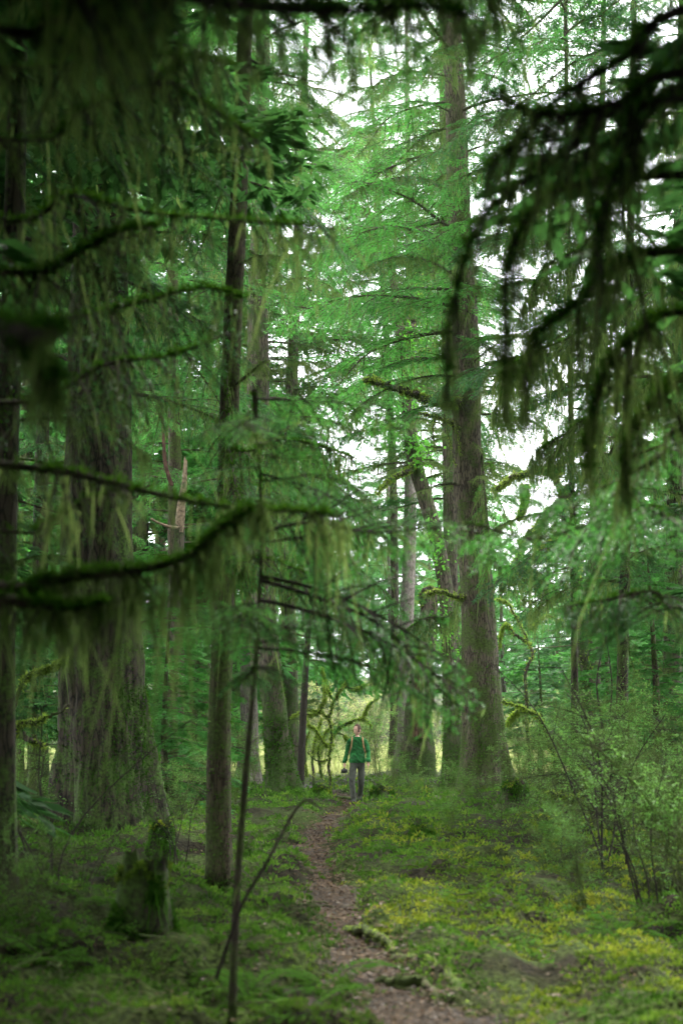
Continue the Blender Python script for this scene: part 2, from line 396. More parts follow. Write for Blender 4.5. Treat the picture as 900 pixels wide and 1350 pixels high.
# pools
POOL = {}
POOL['hemlock'] = [bake(make_bough(10 + i, 2.6, .25, 1.0, .34 + .06 * (i % 3), 'twig', 'needle')) for i in range(5)]
POOL['light'] = [bake(make_bough(30 + i, 2.6, .22, .95, .3, 'twig', 'needle_light')) for i in range(4)]
POOL['mossy'] = [bake(make_bough(50 + i, 2.8, 1.4, .6, .42, 'twig', 'needle')) for i in range(5)]
POOL['dark'] = [bake(make_bough(70 + i, 2.8, .4, 1.0, .36, 'twig_dark', 'needle_dark')) for i in range(3)]
POOL['bare'] = [bake(make_bough(90 + i, 2.4, 1.1, .0, .25 + .2 * (i % 2), 'bark_mossy', 'needle', .5, thick=.03)) for i in range(4)]
cheap = [make_bough(110 + i, 3.0, .12, .75, .36, density=.8, lsz=3.2) for i in range(4)]
cheapm = [make_bough(120 + i, 3.0, .3, .5, .42, density=.8, lsz=3.2, mwid=2.5) for i in range(2)]
print('bough faces', len(np.concatenate(cheap[0].ndl.m)), POOL['hemlock'][0].n and len(POOL['hemlock'][0].n.polygons))

# ------------------------------------------------------------------ trunks and trees
def trunk_mb(C, rad, sides=18, flare=.7, lobes=5, fh=.9, seed=0, rough=.05, mat=0, z0=0):
    ridge = .07 if sides > 30 else 0
    mb = MB(); r = np.random.default_rng(seed); ph = r.uniform(0, 6.28, 4)
    def rf(rr, C, th):
        z = (C[:, :, 2] - z0)[..., None]
        lobe = .5 + .5 * np.sin(lobes * th + ph[0]) + .35 * np.sin((lobes + 2) * th + ph[1])
        fl = 1 + flare * np.exp(-np.maximum(z, 0) / fh) * (.45 + .75 * lobe)
        nz = 1 + rough * np.sin(3 * th + z * 1.3 + ph[2]) + rough * .8 * vnoise(th * 3 + z * .5 + seed, z * 4 + seed) * 2 + rough * .5 * np.sin(11 * th + 5 * vnoise(z * 1.5, th) * 2) + ridge * np.abs(np.sin(.5 * (sides // 3) * th + 3 * vnoise(z * 1.1 + 3, th * 0 + seed) + 2.5 * vnoise(z * 4, th * 4)))
        return rr * fl * nz
    ring = mb.tubes(C, rad, sides, mat, cap=True, rfun=rf)
    return mb, ring[0]
def moss_on(ring, n, seed, side=None, zmax=99, size=1.0, hang=.22, z0=0, bias=None, base=.25):
    """tufts and short strands growing out of a trunk surface"""
    r = np.random.default_rng(seed); K, S, _ = ring.shape
    mb = MB()
    k = r.integers(0, K - 1, n * 3); q = r.integers(0, S, n * 3); f = r.random(n * 3)[:, None]; g = r.random(n * 3)[:, None]
    p = (ring[k, q] * (1 - f) + ring[k + 1, q] * f) * (1 - g) + (ring[k, (q + 1) % S] * (1 - f) + ring[k + 1, (q + 1) % S] * f) * g
    cen = ring.mean(1); nrm = unit(p - cen[k])
    w = base + 2.4 * vnoise(p[:, 0] * 2.1 + p[:, 1] + seed, p[:, 2] * 1.3) + 1.2 * vnoise(p[:, 0] * 7 + p[:, 1] * 5 + seed, p[:, 2] * 5)
    w = w * np.clip(1.3 - (p[:, 2] - z0) / zmax, 0.05, 1)
    if bias is not None: w = w * (.35 + np.clip(nrm @ np.asarray(bias, float), 0, 1) * 1.2)
    sel = np.where(r.random(n * 3) < np.clip(w, 0, 1))[0][:n]; p = p[sel]; nrm = nrm[sel]; m = len(p)
    d = unit(nrm + r.normal(0, .5, (m, 3)) + np.array([0, 0, -.25]))
    diamonds(mb, p - nrm * .004, d, r.uniform(.02, .055, m) * size, r.uniform(.008, .02, m) * size, 0, r, 1)
    h = r.random(m) < hang * .35
    ribbons(mb, p[h], r.gamma(2, .05, h.sum()) * size, .011, 1, r)
    return mb
TREES = []
def tree(name, label, px, d, H=26, kind='hemlock', crown=(6, 26), nb=50, bl=(1.0, 1.6), bark='bark_brown', moss=2500, mossz=6, group=None,
         flare=.7, fh=.9, lobes=5, seed=1, sides=18, dead=6, deadz=(1.5, 6), bias=None, cat='tree', extra_hi=True, tilt=0.25, mosssize=1.0, skip=None, mossfoot=None):
    """px: list of (px, py, width_px) up the trunk; the first is the foot"""
    r = np.random.default_rng(seed)
    b = P(px[0][0], px[0][1], d); gz = float(G0(b[0], d))
    pts = []; rad = []
    for k, (a, c, w) in enumerate(px):
        q = P(a, c, d); pts.append(q); rad.append(DW(w, d) / 2)
    pts[0][2] = gz - .25
    pts = np.array(pts)
    if pts[-1][2] < H:
        dr = unit(pts[-1] - pts[-2]); e = pts[-1] + dr * (H - pts[-1][2]) / max(dr[2], .3); pts = np.vstack([pts, e]); rad.append(.02)
    base = np.array([pts[0][0], d, gz])
    n = max(30, int((pts[-1][2] + 1) / .32)); n = min(n, 110)
    zz = np.concatenate([np.linspace(pts[0][2], gz + 2, 14)[:-1], np.linspace(gz + 2, pts[-1][2], n)])
    sp = spline(pts, 160); C = np.stack([np.interp(zz, sp[:, 2], sp[:, 0]), np.interp(zz, sp[:, 2], sp[:, 1]), zz], 1)
    rd = np.interp(zz, pts[:, 2], rad)
    root = thing(name, base, label, cat, group)
    Cl = C - base
    mb, ring = trunk_mb(Cl, rd, sides, flare, lobes, fh, seed)
    tk = link('trunk', mb.build('trunk', [M[bark]]), root)
    if moss:
        mm = moss_on(ring, moss, seed + 5, zmax=mossz, bias=bias, size=mosssize)
        if mm.n: link('moss', mm.build('moss', [M['moss_sleeve'], M['moss_hang']]), tk)['kind'] = 'stuff'
    def at(z):
        return np.array([np.interp(z, Cl[:, 2], Cl[:, 0]), np.interp(z, Cl[:, 2], Cl[:, 1]), z]), np.interp(z, Cl[:, 2], rd)
    pool = POOL[kind] if isinstance(kind, str) else sum([POOL[k] for k in kind], [])
    top = min(crown[1], pts[-1][2] - .3)
    for i in range(nb):
        f = (i + r.random()) / nb; z = crown[0] + (top - crown[0]) * f
        az = i * 2.4 + r.normal(0, .5); c, rr = at(z)
        s = r.uniform(*bl) * (1 - .55 * max(0, (z - .6 * top) / (.4 * top + .01)))
        if skip and skip(base + c, az, s): continue
        B = pool[r.integers(len(pool))]
        place_bough(B, root, c + np.array([math.cos(az), math.sin(az), 0]) * rr * .6, (r.normal(0, .15), -r.normal(0, .12) + tilt * (z / H - .35), az), s)
    for i in range(dead):
        z = r.uniform(*deadz); az = r.uniform(0, 6.28); c, rr = at(z)
        B = POOL['bare'][r.integers(4)]
        place_bough(B, root, c + np.array([math.cos(az), math.sin(az), 0]) * rr * .6, (0, r.normal(-.05, .25), az), r.uniform(.25, .6))
    root['_at'] = 0; del root['_at']
    if mossfoot:
        mf = moss_on(ring[:26], mossfoot[0], seed + 9, zmax=mossfoot[1], bias=(.9, -.5, 0), size=mossfoot[2], hang=.8)
        link('foot_moss', mf.build('foot_moss', [M['moss_sleeve'], M['moss_sleeve']]), tk)['kind'] = 'stuff'
    TREES.append((root, at, base))
    return root, at, base

T = {}
T['big'] = tree('spruce_tree', 'massive dark spruce with furrowed bark and bright moss on its flared foot, left side', [(140, 1100, 106), (138, 1000, 100), (132, 850, 96), (130, 650, 84), (130, 450, 76), (135, 200, 60)], 20.5,
     H=30, kind=['hemlock', 'mossy'], crown=(6.3, 28), nb=56, bl=(.9, 1.5), bark='bark_dark', moss=6000, mossz=5, flare=.42, fh=1.1, lobes=4, seed=11, sides=96, dead=6, deadz=(5, 7), bias=(.8, -.6, 0), mosssize=1.1, mossfoot=(9000, 3.2, 1.0))
T['slim'] = tree('spruce_tree', 'slim brown straight trunk left of the path in front of the mossy foot tree', [(289, 1165, 32), (289, 1000, 31), (296, 750, 28), (304, 500, 26), (313, 300, 24), (322, 60, 20)], 15.2,
     H=24, kind=['hemlock', 'light'], crown=(7.6, 22), nb=36, bl=(.6, 1.0), bark='bark_brown', moss=1300, mossz=5, flare=.25, fh=.5, seed=12, sides=20, dead=4, deadz=(4, 7))
T['foot'] = tree('spruce_tree', 'tall trunk behind the slim one with a moss covered foot sweeping to the right', [(374, 1036, 33), (358, 900, 29), (346, 760, 27), (340, 600, 30), (340, 450, 27), (342, 330, 25)], 37,
     H=34, kind=['light', 'mossy'], crown=(8, 33), nb=84, bl=(.9, 1.9), bark='bark_mossy', moss=7000, mossz=9, flare=.95, fh=.42, lobes=3, seed=13, sides=36, dead=6, deadz=(5, 9), bias=(.7, -.7, 0), mosssize=2.0, mossfoot=(5000, 3, 1.8))
T['greyl'] = tree('fir_tree', 'pale grey trunk partly hidden behind the tree with the mossy foot', [(329, 1010, 22), (328, 850, 20), (330, 650, 18), (336, 420, 15)], 44,
     H=34, kind='light', crown=(10, 33), nb=60, bl=(.9, 1.4), bark='bark_grey', moss=0, seed=14, dead=6, deadz=(5, 12))
T['back5'] = tree('hemlock_tree', 'mossy trunk just right of the tree with the sweeping mossy foot', [(384, 1016, 22), (381, 850, 20), (379, 650, 18), (390, 380, 14)], 46,
     H=33, kind='mossy', crown=(9, 32), nb=80, bl=(.9, 2.0), bark='bark_mossy', moss=3000, mossz=14, seed=15, dead=8, deadz=(3, 10), mosssize=1.6)
T['right'] = tree('spruce_tree', 'thick pinkish grey spruce trunk with mossy flared base right of the walker', [(641, 1068, 56), (636, 950, 50), (629, 800, 42), (617, 640, 37), (615, 500, 35), (608, 350, 32), (600, 150, 27)], 28.5,
     H=33, kind=['light', 'mossy'], crown=(7.6, 31), nb=120, bl=(.8, 1.8), bark='bark_pink', moss=6000, mossz=4.5, flare=.62, fh=.6, lobes=5, seed=16, sides=60, dead=7, deadz=(6, 10), bias=(.7, -.7, 0), mosssize=1.3, mossfoot=(4500, 3, 1.4))
T['grey9'] = tree('fir_tree', 'slender grey trunk behind the broken snag, beyond the walker', [(533, 1005, 20), (535, 850, 19), (540, 700, 17), (542, 560, 15), (540, 400, 12)], 50,
     H=32, kind='light', crown=(12, 31), nb=90, bl=(.9, 2.0), bark='bark_grey', moss=0, seed=17, dead=10, deadz=(5, 13))
T['back11'] = tree('hemlock_tree', 'mossy trunk showing between the broken snag and the thick spruce', [(596, 1012, 22), (595, 850, 20), (592, 650, 18), (588, 400, 15)], 42,
     H=34, kind=['hemlock', 'mossy'], crown=(8, 33), nb=84, bl=(.8, 1.9), bark='bark_mossy', moss=3000, mossz=14, seed=18, dead=8, deadz=(4, 10), mosssize=1.5)
T['grey10'] = tree('fir_tree', 'slim trunk almost hidden left of the slender grey trunk, its crown filling the gap above', [(519, 1002, 12), (520, 850, 11), (517, 600, 10), (500, 300, 8)], 54,
     H=32, kind=['light', 'mossy'], crown=(14, 31), nb=90, bl=(1.0, 2.2), bark='bark_dark', moss=0, seed=117, dead=6, deadz=(5, 12))
T['pole'] = tree('hemlock_tree', 'thin dark pole like hemlock with few branches, right of the thick spruce', [(757, 1060, 9), (757, 870, 9), (753, 620, 8), (750, 400, 7)], 25,
     H=24, kind=['light', 'hemlock'], crown=(7, 23), nb=70, bl=(.6, 1.2), bark='bark_dark', moss=300, seed=19, sides=10, dead=12, deadz=(2.5, 8))
T['pole2'] = tree('hemlock_tree', 'dark narrow hemlock trunk between the thin pole and the right edge', [(818, 1075, 17), (820, 900, 15), (824, 700, 13), (828, 450, 11)], 23,
     H=22, kind=['hemlock', 'mossy'], crown=(3.6, 21), nb=80, bl=(.6, 1.2), bark='bark_dark', moss=900, seed=20, sides=12, dead=8, deadz=(2, 6))
T['edge'] = tree('spruce_tree', 'blurred dark trunk along the left edge of the view', [(4, 1240, 34), (4, 1000, 30), (8, 700, 30), (16, 400, 30), (24, 100, 26)], 11.5,
     H=24, kind='dark', crown=(5.2, 22), nb=44, bl=(.55, .95), bark='bark_dark', moss=1500, seed=21, sides=18, dead=8, deadz=(1.5, 5), flare=.4)
T['r15'] = tree('hemlock_tree', 'dark trunk deep in the right thicket behind the thin pole', [(782, 1010, 20), (782, 850, 19), (786, 600, 16)], 38,
     H=28, kind=['hemlock', 'mossy'], crown=(5, 27), nb=36, bl=(.8, 1.4), bark='bark_dark', moss=1500, mossz=10, seed=22, dead=8, deadz=(2, 6))
T['r16'] = tree('spruce_tree', 'dark trunk at the far right edge behind the thicket', [(886, 1040, 26), (886, 850, 24), (890, 600, 21)], 30,
     H=28, kind=['dark', 'hemlock'], crown=(4, 27), nb=44, bl=(.8, 1.3), bark='bark_dark', moss=1500, seed=23, dead=8, deadz=(2, 6))
T['sap6'] = tree('young_hemlock', 'thin dark leaning young hemlock left of the path beyond the sweeping mossy foot', [(395, 1022, 9), (400, 930, 9), (407, 830, 7), (416, 740, 5)], 38,
     H=10, kind='light', crown=(3.4, 9.6), nb=22, bl=(.4, .8), bark='twig_dark', moss=0, seed=24, sides=8, dead=3, deadz=(1, 3), flare=.2)
T['l25'] = tree('hemlock_tree', 'middle distance hemlock between the massive spruce and the slim trunk', [(232, 1032, 22), (232, 850, 20), (230, 600, 17)], 33,
     H=27, kind=['light', 'hemlock'], crown=(2.6, 26), nb=70, bl=(.7, 1.25), bark='bark_brown', moss=800, seed=25, dead=6, deadz=(1.5, 4))
T['l26'] = tree('hemlock_tree', 'bushy hemlock seen between the left edge trunk and the massive spruce', [(52, 1050, 24), (52, 850, 22), (56, 600, 18)], 29,
     H=26, kind=['light', 'hemlock'], crown=(1.6, 25), nb=74, bl=(.7, 1.25), bark='bark_dark', moss=800, seed=26, dead=6, deadz=(1, 3))

# ------------------------------------------------------------------ background wood: trunk and one shared crown each
def crown_mesh(seed, H, z0, nb, pools, bl, mats):
    r = np.random.default_rng(seed); mb = MB()
    for i in range(nb):
        f = (i + r.random()) / nb; z = z0 + (H - z0) * f ** .95
        az = i * 2.4 + r.normal(0, .4); s = r.uniform(*bl) * (1.05 - .8 * f)
        B = pools[r.integers(len(pools))]
        Mx = Matrix.Translation((0, 0, z)) @ Euler((r.normal(0, .15), r.normal(-.02, .12), az)).to_matrix().to_4x4() @ Matrix.Scale(s, 4)
        n = MB(); n.merge(B.ndl)
        mb.merge(n, Mx)
        h = MB(); h.merge(B.hm); h.m = [np.full(len(q), 1) for q in h.m]; mb.merge(h, Mx)
        w = MB(); C = np.array([[0, 0, 0], [1.4, 0, .08], [2.8, 0, -.3]]); w.tubes(C, np.array([.03, .02, .006]), 3, 2); mb.merge(w, Mx)
    return mb.build('crown', mats)
CROWN = [crown_mesh(300 + i, 24, [5, 7, 4, 8][i], [62, 58, 66, 56][i], cheap + (cheapm if i % 2 else []), (1.2, 2.15),
         [M['needle'] if i % 2 else M['needle_light'], M['moss_hang'], M['twig']]) for i in range(4)]
TRUNKS = []
for i in range(3):
    zz = np.linspace(-.4, 24, 34); C = np.stack([.15 * np.sin(zz * .2 + i), .12 * np.sin(zz * .17 + 2 * i), zz], 1)
    mb, _ = trunk_mb(C, np.interp(zz, [0, 24], [.3, .03]), 12, .5, 4, .7, 400 + i)
    TRUNKS.append([mb.build('trunk', [M[b]]) for b in ('bark_brown', 'bark_dark', 'bark_mossy')])
def far_tree(name, label, px, d, H=24, v=0, b=0, group=None, rz=0, w=1.0):
    x = (px - 450) / FPX * d
    o = thing(name, (x, d, float(G0(x, d))), label, 'tree', group)
    s = H / 24
    link('trunk', TRUNKS[v % 3][b], o, (0, 0, 0), (0, 0, rz), (s * w, s * w, s))
    link('crown', CROWN[v % 4], o, (0, 0, 0), (0, 0, rz), (s * w, s * w, s))['kind'] = 'stuff'
    return o
GB = 'background conifers beyond the walker'
FAR = [(20, 46, 26, 'broad hemlock far behind the left edge trunk'), (105, 52, 28, 'tall hemlock hidden behind the massive spruce'),
       (180, 44, 25, 'feathery hemlock just right of the massive spruce, far back'), (262, 50, 30, 'tall hemlock far behind the slim trunk, on its left'),
       (306, 104, 30, 'distant hemlock behind the pale grey trunk'), (345, 118, 30, 'distant spruce beyond the tree with the sweeping mossy foot'),
       (405, 122, 24, 'small distant conifer left of the walker'), (462, 135, 27, 'pointed grey green conifer in the open gap above the walker'),
       (515, 118, 27, 'distant conifer right of the open gap above the walker'), (568, 128, 27, 'far conifer behind the broken snag'),
       (662, 104, 17, 'soft green conifer directly right of the thick spruce, far beyond the clearing'), (700, 112, 17, 'distant conifer in the gap right of the thick spruce'),
       (735, 98, 16, 'far hemlock behind the thin pole'), (800, 50, 15, 'broad low hemlock behind the narrow right hand trunk'),
       (850, 42, 14, 'dense dark hemlock in the right thicket'), (905, 50, 18, 'tall conifer half cut by the right edge, far back'),
       (150, 76, 30, 'remote conifer glimpsed left of centre between hemlocks'), (60, 84, 30, 'remote conifer on the far left'),
       (632, 138, 26, 'remote conifer behind the thick spruce'), (770, 100, 16, 'remote conifer on the right beyond the thin pole'), (880, 90, 18, 'remote conifer on the far right')]
FAR += [(322, 98, 30, 'remote conifer behind the sweeping foot tree'), (380, 140, 23, 'short remote conifer just left of the walker'), (545, 145, 30, 'remote conifer glimpsed between grey trunk and snag'),
        (606, 112, 29, 'remote conifer between the snag and the thick spruce'), (735, 108, 16, 'remote conifer left of the thin pole'), (830, 96, 17, 'far conifer behind the narrow right trunk'), (215, 64, 30, 'far hemlock right of the massive spruce'),
        (0, 60, 28, 'far conifer cut by the left edge'), (940, 70, 28, 'far conifer cut by the right edge'), (490, 145, 24, 'hazy conifer top low in the open gap'), (436, 142, 26, 'hazy conifer above the trail end'), (650, 120, 19, 'far conifer close to the right side of the thick spruce')]
for i, (px, d, H, lb) in enumerate([(30, 40, 7, 'young bushy conifer low behind the left edge trunk'), (88, 46, 8, 'young bushy conifer behind the massive spruce, on its left'), (205, 42, 7, 'young conifer low between the massive spruce and the slim trunk'),
        (250, 58, 10, 'half grown conifer behind the pale topped snag'), (310, 56, 9, 'young conifer showing low between slim trunk and mossy foot'), (770, 56, 7, 'young conifer low between the thin pole and the narrow right trunk'), (790, 60, 8, 'young conifer far behind the twin bare stems'),
        (810, 44, 7, 'young conifer low behind the narrow right trunk'), (870, 52, 9, 'young conifer low near the right edge'), (150, 38, 6, 'young conifer hidden low behind the massive spruce'), (255, 62, 7, 'small far conifer behind the pale topped snag, lowest of the group'), (352, 60, 6, 'small far conifer between the mossy trunks'), (-5, 33, 8, 'young conifer cut by the left edge'),
        (905, 40, 8, 'young conifer cut by the right edge'), (222, 27, 4.2, 'small bushy conifer filling the space between the massive spruce and the slim trunk'), (48, 23, 4, 'small bushy conifer right of the left edge trunk'), (258, 35, 5, 'small conifer low behind the slim trunk'),
        (708, 36, 4, 'small conifer low right of the thick spruce'), (858, 27, 5, 'small conifer in the right thicket'), (420, 62, 6, 'small conifer at the left edge of the bright clearing'), (800, 33, 5, 'small conifer between the narrow trunk and the pole')]):
    far_tree('young_conifer', lb, px, d, H, i, i % 3, 'young conifers in the understorey', i * 1.3, 1.7)
for i, (px, d, H, lb) in enumerate(FAR):
    far_tree('background_conifer', lb, px, d, H, i, i % 3, GB, i * 1.7, 1.0 + .1 * (i % 3))
# conifers added outside the picture so that their crowns shade the foreground
def darken(o):  # darker needle colour stands in for deeper shade near the camera
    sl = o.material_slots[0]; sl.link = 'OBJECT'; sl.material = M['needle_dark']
for i, (x, y, H) in enumerate([(-4.7, 7.6, 6.5), (5.0, 7.4, 7), (-3.9, 3.6, 6), (4.1, 3.2, 6), (-5.6, 10.5, 6), (5.9, 10.5, 6.5), (-2.7, -1.5, 7), (2.8, -1.8, 7), (0.2, -4, 8), (-4.8, 0.6, 7), (5.2, 0.4, 7)]):  # young conifers added beside the view to darken the lower corners
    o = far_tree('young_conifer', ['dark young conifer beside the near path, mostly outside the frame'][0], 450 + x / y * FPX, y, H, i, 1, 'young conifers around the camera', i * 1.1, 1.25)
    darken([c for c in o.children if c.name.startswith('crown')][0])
for i in range(9):                                                   # unseen rows added behind the camera to keep sky light off the trunks
    for y_, H_, w_ in ((-10.5, 9, 1.6), (-15, 26, 1.1)):
        x_ = -17 + i * 4.2 + (y_ + 10) * .3
        o = far_tree('added_screen_conifer', 'conifer of the dense wood behind the viewpoint', 450 + x_ / y_ * FPX, y_, H_, i, i % 3, 'wood behind the camera', i * 1.3, w_)
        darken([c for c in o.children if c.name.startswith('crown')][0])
for i, (x, y, H) in enumerate([(-7, 8, 24), (7.6, 9, 24), (-4.5, -2, 24), (4.5, -1, 25), (0, -7, 26), (10, 16.5, 24), (-9, 15, 25), (-9, -6, 26), (9, -8, 26), (10.5, 25, 25), (-12, 26, 26), (-5.2, 3, 20), (5.4, 3.5, 21), (-2.6, -4.5, 22), (2.8, -4.2, 23), (-6, 12.5, 22), (9.6, 13, 22), (-6.6, 9.6, 27), (9.6, 6.2, 27), (-3.3, 6.6, 25), (3.6, 6.8, 25), (-6.4, 18.5, 27), (0.1, -1.8, 23), (-1.8, -3.6, 24), (2.0, -7, 25), (-7.5, 3, 25), (7.5, 3.5, 25), (-3.0, 3.9, 25), (3.3, 4.5, 25), (-2.4, 0.6, 24), (2.6, 0.9, 24), (5.9, 8.0, 26), (-5.2, 7.8, 26)]):  # tall unseen conifers added to cut the light on the near ground
    H = H * .9; o = thing('added_shade_conifer', (x, y, float(G0(x, y))), 'conifer standing outside the view whose crown shades the near path', 'tree', 'conifers around the camera')
    link('trunk', TRUNKS[i % 3][1], o, (0, 0, 0), (0, 0, i), (1, 1, H / 24))
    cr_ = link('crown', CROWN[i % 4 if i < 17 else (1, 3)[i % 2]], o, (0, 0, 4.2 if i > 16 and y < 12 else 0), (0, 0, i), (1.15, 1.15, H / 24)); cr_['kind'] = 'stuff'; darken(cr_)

# ------------------------------------------------------------------ ground
xs = np.unique(np.concatenate([-np.geomspace(9, 600, 34)[::-1], np.linspace(-9, 9, 180), np.geomspace(9, 600, 34)]))
ys = np.unique(np.concatenate([-np.geomspace(3, 300, 24)[::-1], np.linspace(-3, 5, 14), np.geomspace(5, 48, 260), np.geomspace(48, 900, 50)]))
X, Y = np.meshgrid(xs, ys); Z = G(X, Y)
nx, ny = len(xs), len(ys); idx = np.arange(nx * ny).reshape(ny, nx)
gm = MB(); gm.add(np.stack([X, Y, Z], -1).reshape(-1, 3), np.stack([idx[:-1, :-1], idx[:-1, 1:], idx[1:, 1:], idx[1:, :-1]], -1).reshape(-1, 4), 0, True)
def groundmat():
    m, t, N, L = newmat('forest_floor')
    geo = N.new('ShaderNodeNewGeometry')
    def nz(s, det=6):
        n = N.new('ShaderNodeTexNoise'); n.inputs['Scale'].default_value = s; n.inputs['Detail'].default_value = det; L.new(geo.outputs['Position'], n.inputs['Vector']); return n
    a = nz(1.1); b = nz(26, 4); c = nz(90, 2)
    r1 = N.new('ShaderNodeValToRGB'); r1.color_ramp.elements[0].position = .4; r1.color_ramp.elements[0].color = (.020, .018, .009, 1)
    r1.color_ramp.elements[1].position = .62; r1.color_ramp.elements[1].color = (.045, .075, .014, 1); L.new(a.outputs[0], r1.inputs[0])
    r2 = N.new('ShaderNodeValToRGB'); r2.color_ramp.elements[0].position = .35; r2.color_ramp.elements[0].color = (.25, .25, .25, 1); r2.color_ramp.elements[1].position = .65; r2.color_ramp.elements[1].color = (1.3, 1.3, 1.2, 1); L.new(b.outputs[0], r2.inputs[0])
    mu = N.new('ShaderNodeMix'); mu.data_type = 'RGBA'; mu.blend_type = 'MULTIPLY'; mu.inputs[0].default_value = 1; L.new(r1.outputs[0], mu.inputs[6]); L.new(r2.outputs[0], mu.inputs[7])
    bs = N.new('ShaderNodeBsdfPrincipled'); bs.inputs['Roughness'].default_value = .95; bs.inputs['Specular IOR Level'].default_value = .1; L.new(mu.outputs[2], bs.inputs[0])
    bp = N.new('ShaderNodeBump'); bp.inputs['Strength'].default_value = .8; bp.inputs['Distance'].default_value = .05; L.new(b.outputs[0], bp.inputs['Height']); L.new(bp.outputs[0], bs.inputs['Normal'])
    o = N.new('ShaderNodeOutputMaterial'); L.new(bs.outputs[0], o.inputs[0]); return m
g = link('ground', gm.build('ground', [groundmat()])); g['kind'] = 'structure'
# path
def pathmat():
    m, t, N, L = newmat('trodden_earth')
    geo = N.new('ShaderNodeNewGeometry')
    a = N.new('ShaderNodeTexNoise'); a.inputs['Scale'].default_value = 34; a.inputs['Detail'].default_value = 6; a.inputs['Roughness'].default_value = .7; L.new(geo.outputs['Position'], a.inputs['Vector'])
    b = N.new('ShaderNodeTexNoise'); b.inputs['Scale'].default_value = 1.6; b.inputs['Detail'].default_value = 4; L.new(geo.outputs['Position'], b.inputs['Vector'])
    r = N.new('ShaderNodeValToRGB'); e = r.color_ramp.elements; e[0].position = .35; e[0].color = (.014, .010, .007, 1); e[1].position = .7; e[1].color = (.066, .053, .034, 1)
    L.new(a.outputs[0], r.inputs[0])
    r2 = N.new('ShaderNodeValToRGB'); r2.color_ramp.elements[0].position = .35; r2.color_ramp.elements[0].color = (.55, .5, .5, 1); r2.color_ramp.elements[1].position = .65; L.new(b.outputs[0], r2.inputs[0])
    mu = N.new('ShaderNodeMix'); mu.data_type = 'RGBA'; mu.blend_type = 'MULTIPLY'; mu.inputs[0].default_value = 1; L.new(r.outputs[0], mu.inputs[6]); L.new(r2.outputs[0], mu.inputs[7])
    bs = N.new('ShaderNodeBsdfPrincipled'); bs.inputs['Roughness'].default_value = .85; bs.inputs['Specular IOR Level'].default_value = .25; L.new(mu.outputs[2], bs.inputs[0])
    bp = N.new('ShaderNodeBump'); bp.inputs['Strength'].default_value = .9; bp.inputs['Distance'].default_value = .03; L.new(a.outputs[0], bp.inputs['Height']); L.new(bp.outputs[0], bs.inputs['Normal'])
    o = N.new('ShaderNodeOutputMaterial'); L.new(bs.outputs[0], o.inputs[0]); return m
yy = np.geomspace(1, 60, 420); uu = np.linspace(-1.35, 1.35, 34)
cx, cw = trail(yy); PX = cx[:, None] + uu[None] * (cw[:, None] + .12); PY = yy[:, None] + 0 * PX
PZ = G0(PX, PY) - .035 + .03 * vnoise(PX * 5, PY * 5) + .012 * vnoise(PX * 17, PY * 15) - .012 * np.maximum(0, np.abs(uu[None]) - 1) * 6
idx = np.arange(PX.size).reshape(PX.shape); pm = MB()
pm.add(np.stack([PX, PY, PZ], -1).reshape(-1, 3), np.stack([idx[:-1, :-1], idx[:-1, 1:], idx[1:, 1:], idx[1:, :-1]], -1).reshape(-1, 4), 0, True)
pth = link('path', pm.build('path', [pathmat()])); pth['kind'] = 'structure'

# moss carpet: small upright fronds all over the humps (uncountable)
def scatter(n, ymin, ymax, spread=.30, pw=1.0, r=rng):
    y = ymin * (ymax / ymin) ** (r.random(n) ** pw); x = (r.random(n) * 2 - 1) * (spread * y + .8)
    return x, y
n = 38000; LV = 9
x, y = scatter(n, 5.5, 46); m = path_mask(x, y)
dn = vnoise(x * .9 + 20, y * .7) + .5 * vnoise(x * 2.5, y * 2.2)
keep = (rng.random(n) > m * .97) & (dn > -.34 - .12 * (x > 0) + .25 * rng.random(n)) & (rng.random(n) < np.clip(.45 + (y - 6) / 7 + .5 * (x > -.6), 0, 1)); x, y = x[keep], y[keep]; k = len(x)
sz = np.clip(.007 + .0010 * y, .012, .045) * rng.uniform(.6, 1.5, k)
c = np.stack([x, y, G(x, y) - .01], 1)
a = rng.random((k, LV)) * 6.283; el = rng.uniform(.1, 1.4, (k, LV))
d = np.stack([np.cos(a) * np.cos(el), np.sin(a) * np.cos(el), np.sin(el)], -1)
p = c[:, None] + d * (sz * 1.7)[:, None, None] * np.array([1, 1, .7]); d2 = d + rng.normal(0, .5, d.shape)
q = np.repeat(sz, LV)
mc = MB(); gz_ = (x + 1.6 * vnoise(x * .7, y * .5 + 30) + .02 * (y - 12) < .3) | (vnoise(x * .6 + 40, y * .4) > .0) | (rng.random(k) < np.clip((y - 14) / 22, 0, .75)); gl = np.repeat(gz_, LV); pf = p.reshape(-1, 3); df = d2.reshape(-1, 3)
for sel, mi in ((~gl, 0), (gl, 1)):
    qq = q[sel]; diamonds(mc, pf[sel], df[sel], rng.uniform(1.0, 2.4, len(qq)) * qq, rng.uniform(.5, 1.0, len(qq)) * qq, mi, rng, 1.2)
tag(link('moss_carpet', mc.build('moss_carpet', [M['moss_ground'], M['moss_green']])), 'yellow green feathery moss carpeting the ground on both sides of the path', 'moss', kind='stuff')
n = 34000
x, y = scatter(n, 5.5, 42, .3); cx, cw = trail(y)
near = rng.random(n) < .6; x = np.where(near, cx + rng.normal(0, .62, n) * cw, x); k = n
p = np.stack([x, y, np.maximum(G(x, y), G0(x, y) - .035) + .012 + rng.random(k) * .012], 1); d = rng.normal(0, 1, (k, 3)); d[:, 2] *= .12
sz = np.clip(.02 + .0009 * y, .02, .055)
ml = MB(); diamonds(ml, p, d, rng.uniform(.7, 1.7, k) * sz, rng.uniform(.3, .9, k) * sz, 0, rng, .25)
tag(link('leaf_litter', ml.build('leaf_litter', [M['litter']])), 'brown fallen leaves and needles littering the trodden path', 'leaf litter', kind='stuff')


